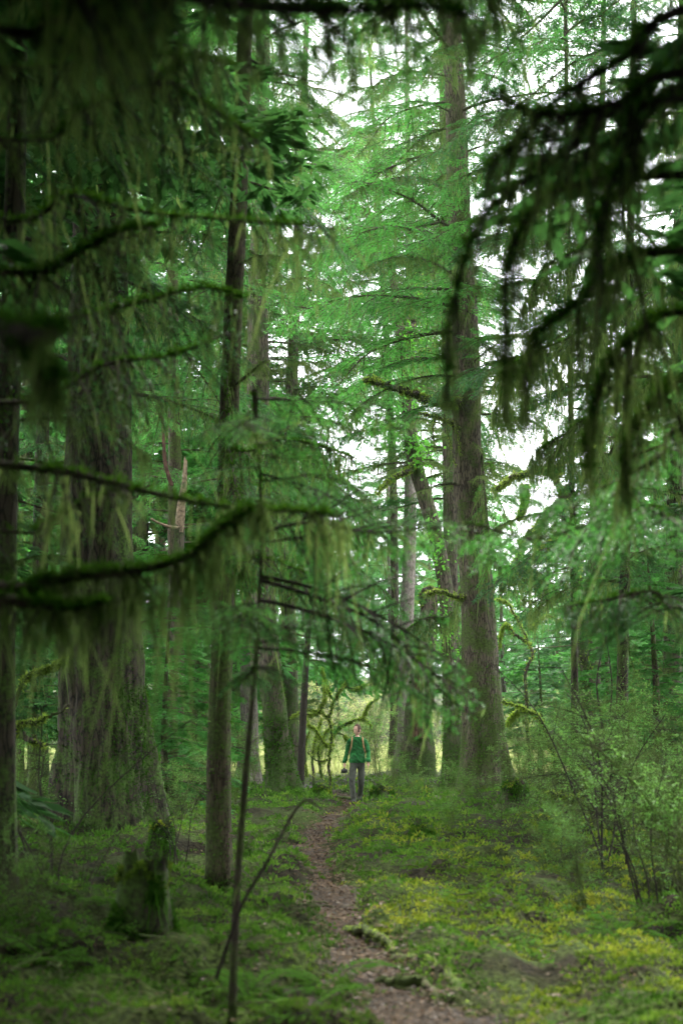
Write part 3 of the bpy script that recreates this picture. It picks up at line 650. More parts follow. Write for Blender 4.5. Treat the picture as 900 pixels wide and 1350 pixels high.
gr = np.random.default_rng(12); n = 60000; y = gr.uniform(50, 98, n); x = gr.uniform(-30, 34, n); kp = vnoise(x * .3, y * .3 + 5) > -.3; x, y = x[kp], y[kp]; n = len(x)
cg = MB(); d = gr.normal(0, .35, (n, 3)); d[:, 2] = 1
diamonds(cg, np.stack([x, y, G0(x, y) - .03], 1), d, gr.uniform(.35, .95, n), gr.uniform(.03, .07, n), 0, gr, 1)
tag(link('clearing_grass', cg.build('clearing_grass', [M['pale_scrub']])), 'tall pale grass in the bright clearing behind the walker', 'grass', kind='stuff')
n = 900; x, y = scatter(n, 6, 36, .27); a = rng.random(n) * 6.283; ln = rng.uniform(.08, .5, n) * (.5 + y / 30)
p0 = np.stack([x, y, G(x, y) + .025], 1); dv = np.stack([np.cos(a), np.sin(a), rng.uniform(-.05, .25, n)], 1)
u = np.linspace(0, 1, 4)[None, :, None]; C = p0[:, None] + dv[:, None] * ln[:, None, None] * u + rng.normal(0, .012, (n, 4, 3))
ft = MB(); ft.tubes(C, np.array([.006, .005, .004, .002])[None] * rng.uniform(.6, 1.6, (n, 1)), 4)
tag(link('fallen_twigs', ft.build('fallen_twigs', [M['bark_brown']])), 'thin fallen twigs strewn over moss and path', 'twigs', kind='stuff')
n = 7000; x, y = scatter(n, 5.6, 40); g_ = vnoise(x * .8 + 50, y * .6 + 9); kp = (g_ > .16) & (rng.random(n) > path_mask(x, y)); x, y = x[kp], y[kp]; n = len(x)
c = np.stack([x, y, G(x, y)], 1); gp = MB(); h = rng.uniform(.04, .16, n)
a = rng.random((n, 7)) * 6.283; d = np.stack([np.cos(a), np.sin(a), rng.uniform(-.2, .7, a.shape)], -1)
p = c[:, None] + np.stack([0 * a, 0 * a, h[:, None] * rng.uniform(.5, 1, a.shape)], -1) + d * .015
diamonds(gp, p.reshape(-1, 3), d.reshape(-1, 3), rng.uniform(.025, .06, n * 7), rng.uniform(.014, .028, n * 7), 0, rng, .3)
tag(link('herb_layer', gp.build('herb_layer', [M['fern']])), 'scattered small leafy herbs poking through the moss', 'herbs', kind='stuff')

# ------------------------------------------------------------------ limbs traced through space, hung on their trees
def limb(parent, pts, seed, r0=.03, twl=.5, ntw=30, moss=1.0, leaf=.6, pend=.3, mlen=1.0, mwid=.8, lsz=.6, wood='twig', nmat='needle', sub=1.0, label=None, tmin=.08, sleeve=3.0):
    org = np.array(parent.location)
    B = bake(make_bough(seed, 1, moss, leaf, path=np.asarray(pts) - org, twl=twl, ntw=ntw, pend=pend, mlen=mlen, mwid=mwid, lsz=lsz, wood=wood, nmat=nmat, thick=r0, sub=sub, density=1, tmin=tmin, sleeve=sleeve))
    return place_bough(B, parent, (0, 0, 0), (0, 0, 0), 1, label)
def near_tree(x, y, H, r, label, seed, bark='bark_dark', group=None):
    gz = float(G0(x, y)); o = thing('spruce_tree', (x, y, gz), label, 'tree', group)
    zz = np.concatenate([np.linspace(-.3, 2, 10), np.linspace(2.4, H, 40)])
    C = np.stack([.1 * np.sin(zz * .3 + seed), .1 * np.sin(zz * .23), zz], 1)
    mb, ring = trunk_mb(C, np.interp(zz, [0, H], [r, .02]), 18, .5, 5, .6, seed)
    tk = link('trunk', mb.build('trunk', [M[bark]]), o)
    for i in range(46):
        z = 6.2 + (H - 6.5) * (i / 46); az = i * 2.4
        B = POOL['dark'][i % 3]; place_bough(B, o, (0, 0, z), (0, -.05, az), 1.25 * (1.1 - .8 * i / 46))
    return o
def limb_from(tree_o, z, pix, d, **k):
    """limb from the trunk at height z through pixels; d is one depth or one per pixel"""
    dd = d if isinstance(d, (list, tuple)) else [d] * len(pix)
    st = np.array(tree_o.location) + np.array([0, 0, z])
    return limb(tree_o, [st] + [P(a, b, q) for (a, b), q in zip(pix, dd)], **k)

FR = near_tree(2.5, 5.0, 17, .2, 'spruce outside the right edge whose dark mossy boughs hang across the upper right', 501)
FL = near_tree(-2.9, 5.6, 17, .22, 'spruce outside the left edge whose long moss draped limbs cross the view', 502)
FT = near_tree(-2.2, 2.6, 15, .18, 'spruce beside the camera whose dark boughs blur across the top edge', 503)
dk = dict(wood='twig_dark', nmat='needle_dark')
limb_from(FR, 4.6, [(905, 10), (830, 70), (735, 130), (680, 190), (620, 235)], 4.9, seed=601, r0=.022, twl=.45, ntw=34, moss=0.28, leaf=.3, pend=.55, **dk)
limb_from(FR, 4.1, [(905, 95), (830, 128), (760, 150), (700, 148), (640, 118)], 4.7, seed=602, r0=.019, twl=.4, ntw=26, moss=0.23, leaf=.3, pend=.5, **dk)
limb_from(FR, 3.9, [(890, 130), (835, 185), (795, 265), (785, 330), (800, 400)], 4.7, seed=603, r0=.016, twl=.35, ntw=22, moss=0.25, leaf=.3, pend=.7, **dk)
limb_from(FR, 4.2, [(850, 130), (735, 210), (650, 270), (612, 340), (592, 440), (590, 520)], 5.1, seed=604, r0=.015, twl=.4, ntw=26, moss=0.32, leaf=.16, mwid=.65, pend=.8, mlen=1.3, **dk)
limb_from(FR, 3.7, [(900, 230), (800, 235), (720, 260), (672, 330), (665, 440), (668, 560)], 5.3, seed=605, r0=.02, twl=.4, ntw=24, moss=0.36, leaf=.16, mwid=.65, pend=.8, mlen=1.3, **dk)
limb_from(FR, 3.4, [(900, 330), (820, 345), (760, 400), (700, 450), (690, 540)], 6.0, seed=606, r0=.02, twl=.5, ntw=30, moss=0.60, leaf=.16, mwid=.65, pend=.75, mlen=1.5)
limb_from(FR, 3.2, [(905, 410), (850, 430), (800, 480), (775, 560), (780, 640)], 6.2, seed=607, r0=.018, twl=.45, ntw=28, moss=0.60, leaf=.16, mwid=.65, pend=.75, mlen=1.5)
limb_from(FR, 3.0, [(910, 500), (870, 520), (830, 570), (820, 640)], 6.4, seed=608, r0=.016, twl=.4, ntw=24, moss=0.48, leaf=.16, mwid=.65, pend=.7, mlen=1.3)
limb_from(FR, 2.9, [(910, 560), (870, 600), (800, 640), (740, 655), (680, 640)], 7.6, seed=609, r0=.016, twl=.55, ntw=34, moss=0.09, leaf=1.0, sub=1.7, pend=.12, nmat='needle_light')
limb_from(FR, 2.6, [(915, 690), (860, 672), (780, 690), (700, 710), (620, 690), (560, 700)], 8.2, seed=610, r0=.016, twl=.6, ntw=40, moss=0.08, leaf=1.0, sub=1.7, pend=.12, nmat='needle_light')
limb_from(FR, 2.3, [(915, 800), (860, 780), (800, 790), (745, 800)], 8.0, seed=611, r0=.014, twl=.5, ntw=30, moss=0.08, leaf=1.0, sub=1.7, pend=.15, nmat='needle')
# left
limb_from(FL, 2.75, [(0, 612), (100, 625), (200, 650), (300, 668), (400, 675), (455, 682)], 6.3, seed=621, r0=.020, twl=.35, ntw=26, moss=0.34, leaf=.2, pend=.45, mlen=1.1)
limb_from(FL, 2.3, [(0, 776), (60, 765), (120, 757), (180, 752), (245, 735), (300, 690), (350, 660)], 6.0, seed=622, r0=.036, twl=.3, ntw=30, moss=1.2, leaf=.12, pend=.6, mlen=1.25)
limb_from(FL, 2.2, [(0, 790), (60, 798), (100, 803), (150, 790)], 5.9, seed=623, r0=.03, twl=.2, ntw=14, moss=0.49, leaf=.1, pend=.6, mlen=1.2)
limb_from(FL, 3.2, [(0, 430), (30, 450), (60, 485), (78, 505)], 3.4, seed=624, r0=.028, twl=.14, ntw=14, moss=0.41, leaf=.2, pend=.6, mlen=.8)
limb_from(FL, 3.3, [(0, 360), (60, 358), (110, 330), (160, 305), (230, 295)], 6.5, seed=625, r0=0.015, twl=0.46, ntw=26, moss=0.5, leaf=.4, pend=.5, mlen=1.2)
limb_from(FL, 3.9, [(0, 290), (90, 258), (190, 280), (330, 292), (440, 300)], 6.8, seed=626, r0=0.011, twl=0.57, ntw=36, moss=0.41, leaf=.6, pend=.4, mlen=1.1, **dk)
limb_from(FL, 4.2, [(20, 185), (110, 145), (200, 108), (260, 70)], 6.2, seed=627, r0=0.011, twl=0.57, ntw=30, moss=0.27, leaf=0.30, pend=.45, **dk)
limb_from(FL, 4.9, [(60, -20), (140, 40), (210, 100), (290, 150), (350, 195)], 6.4, seed=628, r0=0.011, twl=0.69, ntw=40, moss=0.32, leaf=0.35, pend=.4, **dk)
limb_from(FL, 4.3, [(20, 90), (120, 76), (240, 75), (330, 90)], 6.6, seed=629, r0=0.011, twl=0.63, ntw=36, moss=0.32, leaf=0.35, pend=.45, **dk)
limb_from(FL, 2.9, [(0, 530), (70, 520), (140, 480), (220, 470), (300, 440)], 7.4, seed=630, r0=0.013, twl=0.63, ntw=36, moss=0.30, leaf=.6, pend=.45, mlen=1.2)
limb_from(FL, 3.5, [(0, 430), (90, 420), (180, 400), (270, 380), (340, 400)], 7.8, seed=631, r0=0.012, twl=0.69, ntw=40, moss=0.5, leaf=.7, pend=.45, mlen=1.2)
limb_from(FL, 2.5, [(0, 700), (60, 690), (110, 660), (170, 640)], 7.0, seed=632, r0=0.009, twl=0.34, ntw=20, moss=.12, leaf=.3, pend=.5)
limb_from(FT, 3.4, [(0, -30), (150, -20), (300, 5), (430, 15), (560, 10), (640, 25)], [3.3, 3.4, 3.6, 3.7, 3.7, 3.7], seed=641, r0=.026, twl=.3, ntw=40, moss=0.46, leaf=0.45, pend=.6, mlen=1.1, lsz=.5, **dk)
limb_from(FT, 3.5, [(0, -60), (200, -60), (350, -30), (480, -25), (600, -35), (700, -30)], [3.3, 3.4, 3.8, 4.0, 4.1, 4.1], seed=642, r0=.022, twl=.36, ntw=44, moss=0.46, leaf=0.45, pend=.6, mlen=1.3, lsz=.5, **dk)
limb_from(FT, 3.2, [(0, 40), (60, 30), (150, 10), (240, 20)], 3.6, seed=643, r0=.018, twl=.3, ntw=30, moss=0.33, leaf=0.45, pend=.6, lsz=.5, **dk)

for (tk, z, pix, d, sd, ms) in [('pole2', 9.0, [(800, 300), (760, 330), (720, 350), (690, 400)], 20, 651, 3), ('pole2', 7.5, [(790, 430), (740, 450), (690, 470), (650, 500)], 20, 652, 3.4), ('pole', 7.4, [(720, 470), (680, 490), (650, 540)], 24, 653, 3),
        ('pole', 8.6, [(800, 340), (840, 350), (880, 380)], 23, 654, 3), ('pole2', 6.0, [(860, 500), (900, 520), (930, 560)], 21, 655, 3), ('pole2', 10.5, [(790, 200), (740, 210), (690, 240), (640, 280)], 20, 656, 2.6), ('pole2', 11.5, [(850, 160), (900, 150), (940, 180)], 20, 657, 2.6),
        ('pole', 10.5, [(730, 260), (700, 280), (670, 330)], 23, 658, 2.6), ('pole2', 5.2, [(780, 560), (740, 575), (700, 600)], 19, 659, 2.6), ('pole2', 8.2, [(870, 380), (920, 400)], 19, 660, 2.6)]:
    limb_from(T[tk][0], z, pix, d, seed=sd, r0=.022, twl=.8, ntw=26, moss=ms * .4, leaf=.5, pend=.5, mlen=2.2, mwid=1.5, lsz=1.0, sub=.5)
for (tk, z, pix, d, sd, ms, lf, nm, tw) in [('right', 6.0, [(600, 800), (560, 815), (520, 845), (492, 890)], 29, 671, 3.5, .9, 'needle', .9), ('foot', 8.5, [(372, 690), (430, 715), (490, 765), (532, 805)], 35, 672, 1.2, 1.2, 'needle_light', 1.2), ('foot', 7.0, [(380, 760), (430, 790), (480, 835), (505, 880)], 34, 673, 2.5, 1.0, 'needle', 1.0),
        ('foot', 9.5, [(372, 620), (420, 630), (470, 660), (500, 690)], 34, 674, 1.2, 1.2, 'needle_light', 1.2), ('right', 7.0, [(650, 735), (690, 745), (730, 770)], 27, 675, 2.0, 1.0, 'needle_light', .9), ('slim', 4.6, [(300, 730), (345, 735), (390, 750), (430, 770)], 14, 676, .5, 1.2, 'needle_light', .5),
        ('slim', 5.6, [(310, 590), (370, 580), (430, 590), (480, 610)], 14.5, 677, .5, 1.2, 'needle_light', .6), ('slim', 5.0, [(320, 665), (380, 670), (440, 690), (500, 715)], 13.5, 678, .5, 1.2, 'needle_light', .6), ('r15', 7, [(740, 700), (700, 735), (660, 770)], 34, 679, 2, .8, 'needle_light', .9)]:
    limb_from(T[tk][0], z, pix, d, seed=sd, r0=.025 if d > 20 else .011, twl=tw, ntw=44, moss=ms, leaf=lf, pend=.3, mlen=1.8, mwid=1.6, lsz=1.0 if d > 20 else .7, sub=.8, nmat=nm)
# young hemlock in front, thin dark stem with feathery sprays
fine = [bake(make_bough(140 + i, 1.5, .10, 1.0, .25, 'twig_dark', 'needle_light', .8, .62, .010, sub=.8)) for i in range(4)]
POOL['fine'] = fine
sp_d = 8.6
SAP = tree('hemlock_sapling', 'thin dark blurred sapling in front with feathery green sprays, left of the path', [(306, 1302, 11), (312, 1180, 9.5), (324, 1020, 8), (336, 880, 6), (344, 740, 4.5), (343, 640, 3), (340, 590, 2)], sp_d,
           H=3.7, kind='fine', crown=(2.1, 4.3), nb=0, bark='twig', moss=150, seed=31, sides=10, dead=0, flare=.15, tilt=0)
so, sat, sb = SAP
sr = np.random.default_rng(314)
for i in range(26):
    z = 1.9 + 1.75 * (i + sr.random()) / 26; az = sr.choice([-.2, -.2, .3, 2.9, -1.5, 1.5]) + sr.normal(0, .45); s = sr.uniform(.35, 1.05) * (1.15 - .45 * (z - 2.2) / 2.1)
    if 1.2 < abs(az) : s *= .6
    c, rr = sat(z); place_bough(fine[i % 4], so, c, (sr.normal(0, .5), sr.normal(.05, .22), az), s)
for (z, a, l) in [(.5, 2.8, .3), (.9, .4, .42), (1.25, 3.4, .35), (1.5, -.6, .5), (1.75, 2.5, .4), (1.1, 5.0, .3), (2.0, 1.0, .5)]:
    c, rr = sat(z); e = np.array([math.cos(a), math.sin(a) * .6, .45]); q0 = np.array(so.location) + c
    o_ = None; cb_ = MB(); cc = spline(np.array([c, c + e * l * .5 + [0, 0, .02], c + e * l + [.02, 0, -.05]]), 10); cb_.tubes(cc, np.linspace(.005, .0015, 10), 5); link('twig', cb_.build('twig', [M['twig']]), so)
# thin dead stick crossing beside the sapling
def stick(parent, pts, r0, r1, mat='twig_dark', name='branch', sides=6):
    org = np.array(parent.location); C = spline(np.asarray(pts) - org, 24); mb = MB(); mb.tubes(C, np.linspace(r0, r1, 24), sides, cap=True)
    return link(name, mb.build(name, [M[mat]]), parent)
pb = P(318, 1195, 8.4)
st = thing('dead_sapling', P(298, 1262, 8.4), 'thin leaning dead stick with a bent tip beside the front sapling', 'stick')
stick(st, [P(285, 1290, 8.4), P(318, 1195, 8.4), P(350, 1140, 8.4), P(382, 1080, 8.5), P(400, 1056, 8.5), P(415, 1060, 8.5), P(424, 1068, 8.6)], .013, .006, name='stem')

# ------------------------------------------------------------------ broadleaf maple with vine, broken snag, mossy small maples
def mossy_limb(parent, pts, r0, r1, seed, tufts=900, hang=.4, name='branch', bark='bark_mossy', mh=.10, size=1.7):
    org = np.array(parent.location); K = max(12, len(pts) * 7); C = spline(np.asarray(pts) - org, K); rr = np.linspace(r0, r1, K)
    C[1:] += np.random.default_rng(seed).normal(0, r0 * .25, (K - 1, 3))
    mb = MB(); ring = mb.tubes(C, rr, 9, cap=True)[0]
    o = link(name, mb.build(name, [M[bark]]), parent)
    if tufts:
        mm = moss_on(ring, tufts, seed, zmax=500, hang=hang, size=size, base=.75); mm.m = mm.m
        link('moss', mm.build('moss', [M['moss_pale'], M['moss_hang']]), o)['kind'] = 'stuff'
    return o
def px3(L, d): return [P(a, b, d) for a, b in L]
MA = tree('maple_tree', 'crooked mossy maple with bright green vine leaves, curving left above the broken snag', [(598, 1022, 24), (594, 900, 21), (588, 790, 20), (576, 715, 20), (560, 655, 20), (545, 600, 20), (534, 520, 18), (533, 470, 17), (526, 430, 13), (516, 350, 10)], 36.5,
     H=15, kind=['bare', 'light'], crown=(8, 14), nb=20, bl=(.5, 1.0), bark='bark_mossy', moss=6000, mossz=60, seed=33, sides=16, dead=0, flare=.3, mosssize=1.7)
mo = MA[0]
mossy_limb(mo, px3([(533, 480), (545, 435), (550, 380), (556, 320)], 36.5), .16, .05, 701)
mossy_limb(mo, px3([(548, 612), (530, 625), (512, 634), (497, 652)], 36.2), .09, .03, 702)
mossy_limb(mo, px3([(534, 500), (548, 470), (575, 455), (600, 440)], 37), .08, .03, 703, 500)
# vine climbing the maple
vr = np.random.default_rng(5); vb = MB(); vp = spline(np.array(px3([(590, 860), (578, 740), (566, 680), (556, 610), (545, 560), (540, 500), (548, 430), (552, 380)], 36.2)) - np.array(mo.location), 400)
vi = vr.integers(0, 400, 1500); cl = (vnoise(vi * .05, vi * 0 + 3) > -.08); vi = vi[cl]
pp = vp[vi] + vr.normal(0, .17, (len(vi), 3)); dd = vr.normal(0, .6, (len(vi), 3)); dd[:, 2] -= .5
diamonds(vb, pp, dd, vr.uniform(.07, .13, len(vi)), vr.uniform(.06, .1, len(vi)), 0, vr, 1)
vb.tubes(vp[::8], np.full(50, .02), 5, 1)
tag(link('climbing_vine', vb.build('climbing_vine', [M['vine'], M['twig']]), None, mo.location), 'bright green leafy vine climbing the crooked maple', 'vine')
# limbs reaching left from the thick spruce
ro = T['right'][0]
mossy_limb(ro, px3([(606, 532), (585, 532), (555, 524), (525, 512), (500, 504), (482, 500)], 28.2), .11, .05, 711, 2200, .6, size=1.3)
mossy_limb(ro, px3([(610, 566), (590, 556), (570, 548), (552, 546)], 28.3), .05, .02, 712, 600, .6, size=1.2)
mossy_limb(ro, px3([(612, 640), (590, 637), (570, 640)], 28.3), .035, .012, 713, 0)
mossy_limb(ro, px3([(618, 788), (600, 787), (575, 779), (560, 785)], 28.3), .05, .03, 714, 800, .6, size=1.2)
for q, L in enumerate([[(585, 545), (592, 580), (600, 615)], [(575, 545), (570, 570), (574, 592)], [(598, 555), (604, 580), (607, 600)]]):
    mossy_limb(ro, px3(L, 28.2), .02, .008, 715 + q, 200, .5, size=1)

def jag_trunk(root, pts, rad, seed, jag, bark, sides=16, name='trunk', flare=.5, inner=None, fh=.8):
    org = np.array(root.location); C = spline(np.asarray(pts) - org, 34); rr = np.interp(np.linspace(0, 1, 34), np.linspace(0, 1, len(rad)), rad)
    mb, ring = trunk_mb(C, rr, sides, flare, 4, fh, seed, .12)
    V = mb.v[0]; r = np.random.default_rng(seed)
    mb.v = mb.v[:1]; mb.f = mb.f[:1]; mb.m = mb.m[:1]; mb.s = mb.s[:1]; mb.n = len(V)
    j = np.abs(r.normal(0, jag, sides)) * .6 + .02
    top = V[-sides:].copy(); up = top.copy(); up[:, 2] += j; up[:, :2] = up[:, :2] * .97 + C[-1, :2] * .03
    V[-sides:] = up; cen = up.mean(0); cen[2] = C[-1, 2] - .25
    mb.v[0] = V
    i = np.arange(sides); mb.add(np.vstack([up, cen[None]]), np.stack([i, (i + 1) % sides, np.full(sides, sides)], 1), 1)
    o = link(name, mb.build(name, [M[bark], M[inner or 'bark_dark']]), root)
    return o, ring
b = P(552, 1010, 38); b[2] = float(G0(b[0], 38))
SN = thing('broken_snag', b, 'broken dead snag with exposed reddish wood and a mossy hooked top, right of the walker', 'dead tree')
pts = [P(551, 1024, 38), P(552, 960, 38), (P(554, 900, 38)), P(561, 840, 38), P(566, 785, 38)]
o, ring = jag_trunk(SN, pts, [.42, .36, .30, .26, .2], 41, .15, 'bark_mossy')
link('moss', moss_on(ring, 2500, 3, zmax=40, size=1.5).build('moss', [M['moss_sleeve'], M['moss_hang']]), o)['kind'] = 'stuff'
rw = MB(); r = np.random.default_rng(8)
for k in range(4):                                                  # split slabs of rotten heartwood on the front
    a = 547 + k * 2.6; zt = 900 - 30 * r.random()
    c = np.array([P(a + r.normal(0, 1), 975 - 10 * r.random(), 37.62 - .03 * (k % 2)), P(a + 1, 950, 37.66), P(a + 2, zt + 15, 37.7), P(a + 3, zt, 37.74)]) - np.array(b)
    rw.tubes(c, np.array([.06, .055, .045, .01]), 4, 0)
link('heartwood', rw.build('heartwood', [M['wood_red']]), SN)['kind'] = 'stuff'
mossy_limb(SN, px3([(560, 800), (556, 786), (566, 776), (585, 780), (604, 788)], 37.9), .09, .04, 721, 900, .5)

# pale broken stub left
b = P(234, 1040, 29); b[2] = float(G0(b[0], 29))
PS = thing('broken_snag', b, 'dead snag with a pale splintered top between the massive spruce and the slim trunk', 'dead tree')
jag_trunk(PS, [P(228, 1050, 29), P(228, 900, 29), P(230, 780, 29), P(236, 700, 29)], [.16, .14, .12, .11], 42, .1, 'bark_mossy', 10)
o, _ = jag_trunk(PS, [P(236, 702, 29), P(239, 670, 29), P(243, 640, 29), P(245, 610, 29)], [.10, .085, .06, .035], 43, .10, 'wood_pale', 10, 'splintered_top', 0, 'wood_pale')
stick(PS, [P(236, 696, 28.9), P(222, 694, 28.9), P(206, 688, 28.8), P(200, 684, 28.7)], .04, .02, 'wood_pale')
stick(PS, [P(226, 640, 28.9), P(218, 610, 28.9), P(216, 580, 28.9), P(214, 548, 28.9)], .05, .03, 'wood_red')

def mossy_maple(label, d, curves, seed, r0=.07, tufts=700, size=1.6, loc=None, cat='tree', name='vine_maple', hang=.4):
    b = P(*curves[0][0], d); b[2] = float(G0(b[0], d))
    o = thing(name, b, label, cat)
    for i, L in enumerate(curves):
        pts = px3(L, d + .3 * (i % 3))
        if i == 0: pts[0][2] = b[2] - .1
        mossy_limb(o, pts, r0 * (1 if i < 2 else .7), r0 * .3, seed + i, int(tufts * 1.4), hang, 'stem' if i == 0 else 'branch', size=size)
    return o
mossy_maple('small tangled maple thick with yellow green moss just left behind the walker', 39,
    [[(436, 1030), (434, 1000), (437, 970), (433, 948), (420, 938), (402, 936)], [(436, 975), (446, 960), (462, 952), (478, 948), (490, 958)], [(420, 938), (410, 942), (396, 940), (384, 946)], [(433, 948), (440, 925), (452, 905), (466, 890)], [(440, 925), (430, 905), (424, 880)], [(452, 905), (470, 908), (486, 900)], [(478, 948), (486, 930), (498, 920)], [(434, 985), (425, 978), (416, 962), (404, 955)],
     [(437, 965), (450, 968), (462, 978)], [(420, 940), (428, 920), (426, 900)], [(434, 1000), (425, 1004), (414, 1001), (405, 992)]], 731, .045, 650)
mossy_maple('low mossy stems and looping twigs left of the trail behind the sweeping foot', 42,
    [[(414, 1026), (412, 1000), (417, 970), (424, 948)], [(424, 1026), (420, 990), (428, 968), (445, 950)], [(412, 990), (424, 985), (440, 982)], [(404, 1024), (402, 985), (408, 960), (400, 940)]], 741, .05)
T14 = mossy_maple('leaning maple coated in pale moss with crooked limbs, right of the thick spruce', 33,
    [[(778, 1030), (772, 900), (762, 780), (748, 700), (736, 640), (722, 598), (716, 560)], [(750, 645), (722, 680), (697, 705), (684, 730), (676, 745)], [(744, 620), (710, 622), (680, 628), (660, 640), (650, 650)],
     [(700, 702), (712, 720), (725, 738)], [(762, 700), (740, 712), (712, 718)], [(692, 640), (690, 665), (682, 685)], [(730, 625), (750, 600), (780, 585)]], 751, .15, 1600, 1.6)
mossy_maple('mossy arching stem right of the thick spruce base, low in the brush', 27, [[(740, 1062), (730, 1000), (712, 950), (690, 934), (662, 925)], [(690, 934), (678, 942), (668, 956)]], 761, .05, 700)
mossy_maple('bright mossy log like stem arching over the ground at right', 21, [[(792, 1095), (782, 1070), (765, 1058), (745, 1050), (722, 1046)], [(765, 1058), (772, 1040), (770, 1010)]], 771, .07, 900, 1.2)
mossy_maple('bare mossy branches arching low at right of the walker, above the brush', 32, [[(700, 1045), (692, 900), (700, 860), (672, 800), (655, 790)], [(700, 850), (680, 838), (665, 825), (655, 860)], [(700, 830), (720, 812), (742, 820)]], 781, .045, 600)
mossy_maple('low mossy limbs between the left edge trunk and the massive spruce', 17, [[(-30, 1130), (-5, 1020), (20, 960), (55, 950), (92, 930)], [(18, 965), (40, 975), (60, 985)], [(0, 1000), (30, 900), (70, 880), (88, 868)]], 791, .05, 900, 1.2)

# ------------------------------------------------------------------ stumps, roots
def stump(px, py, d, wpx, hpx, label, seed, tufts=3500, size=.8):
    b = P(px, py, d); b[2] = float(G0(b[0], d)); o = thing('tree_stump', b, label, 'stump')
    w = DW(wpx, d) / 2; h = DW(hpx, d)
    t, ring = jag_trunk(o, [b - [0, 0, .2], b + [0, 0, h * .5], b + [.02, 0, h * .9]], [w * 1.05, w * .92, w * .8], seed, h * .22, 'bark_dark', 22, 'trunk', .8, None, h * .2)
    link('moss', moss_on(ring, tufts * 2, seed, zmax=30, size=size * 1.05, hang=1.2, base=.35).build('moss', [M['moss_sleeve'], M['moss_sleeve']]), t)['kind'] = 'stuff'
    r = np.random.default_rng(seed); n = tufts // 2; mb = MB(); a = r.uniform(0, 6.28, n); q = w * 1.0 * np.sqrt(r.random(n))
    diamonds(mb, np.stack([np.cos(a) * q, np.sin(a) * q, h * (.84 + .35 * vnoise(np.cos(a) * q * 14, np.sin(a) * q * 14))], 1), r.normal(0, 1, (n, 3)) + [0, 0, .6], r.uniform(.02, .05, n) * size, .016 * size, 0, r, 1)
    link('moss_cap', mb.build('moss_cap', [M['moss_ground']]), o)['kind'] = 'stuff'
    return o
stump(188, 1250, 10.4, 70, 106, 'mossy stump with yellow green cap at lower left', 811, 6000, .9)
stump(557, 1110, 20.2, 30, 26, 'small mossy stump in the moss right of the path', 812, 1800, 1.0)
stump(212, 1120, 17.4, 30, 48, 'low mossy stump at the right foot of the massive spruce', 813, 1800, .9)
stump(425, 1040, 35, 24, 16, 'dark rotten stump beside the trail left of the walker', 814, 900, 1.3)
stump(503, 1046, 34, 30, 18, 'dark mossy hump of rotten wood right of the walker', 815, 900, 1.3)
stump(680, 1085, 25, 34, 34, 'mossy rotten stump in the brush at the foot of the thick spruce', 816, 1500, 1.2)
def root(label, pix, r0, seed, moss=700):
    pts = []
    for a, b_, h in pix:
        q = on_ground(a, b_); q[2] = float(G0(q[0], q[1])) + h; pts.append(q)
    o = thing('tree_root', pts[0], label, 'root')
    mossy_limb(o, pts, r0, r0 * .45, seed, moss, .1, 'root_wood', 'bark_brown', size=.6)
root('dark mossy root crossing the left edge of the near path', [(455, 1222, -.05), (482, 1236, .03), (505, 1246, .03), (530, 1256, -.05)], .045, 821, 500)
root('mossy root bulging out of the path at the lower right', [(520, 1262, -.04), (560, 1272, .02), (590, 1290, .025), (612, 1316, -.02), (625, 1335, -.08)], .055, 822, 600)
root('knotty dark root in the middle of the near path', [(500, 1290, -.04), (525, 1298, .01), (560, 1300, .01), (580, 1312, -.05)], .045, 823, 100)
root('thin root crossing the far path near the walker', [(440, 1048, -.02), (460, 1054, .02), (490, 1058, .02), (510, 1060, -.04)], .04, 824, 100)

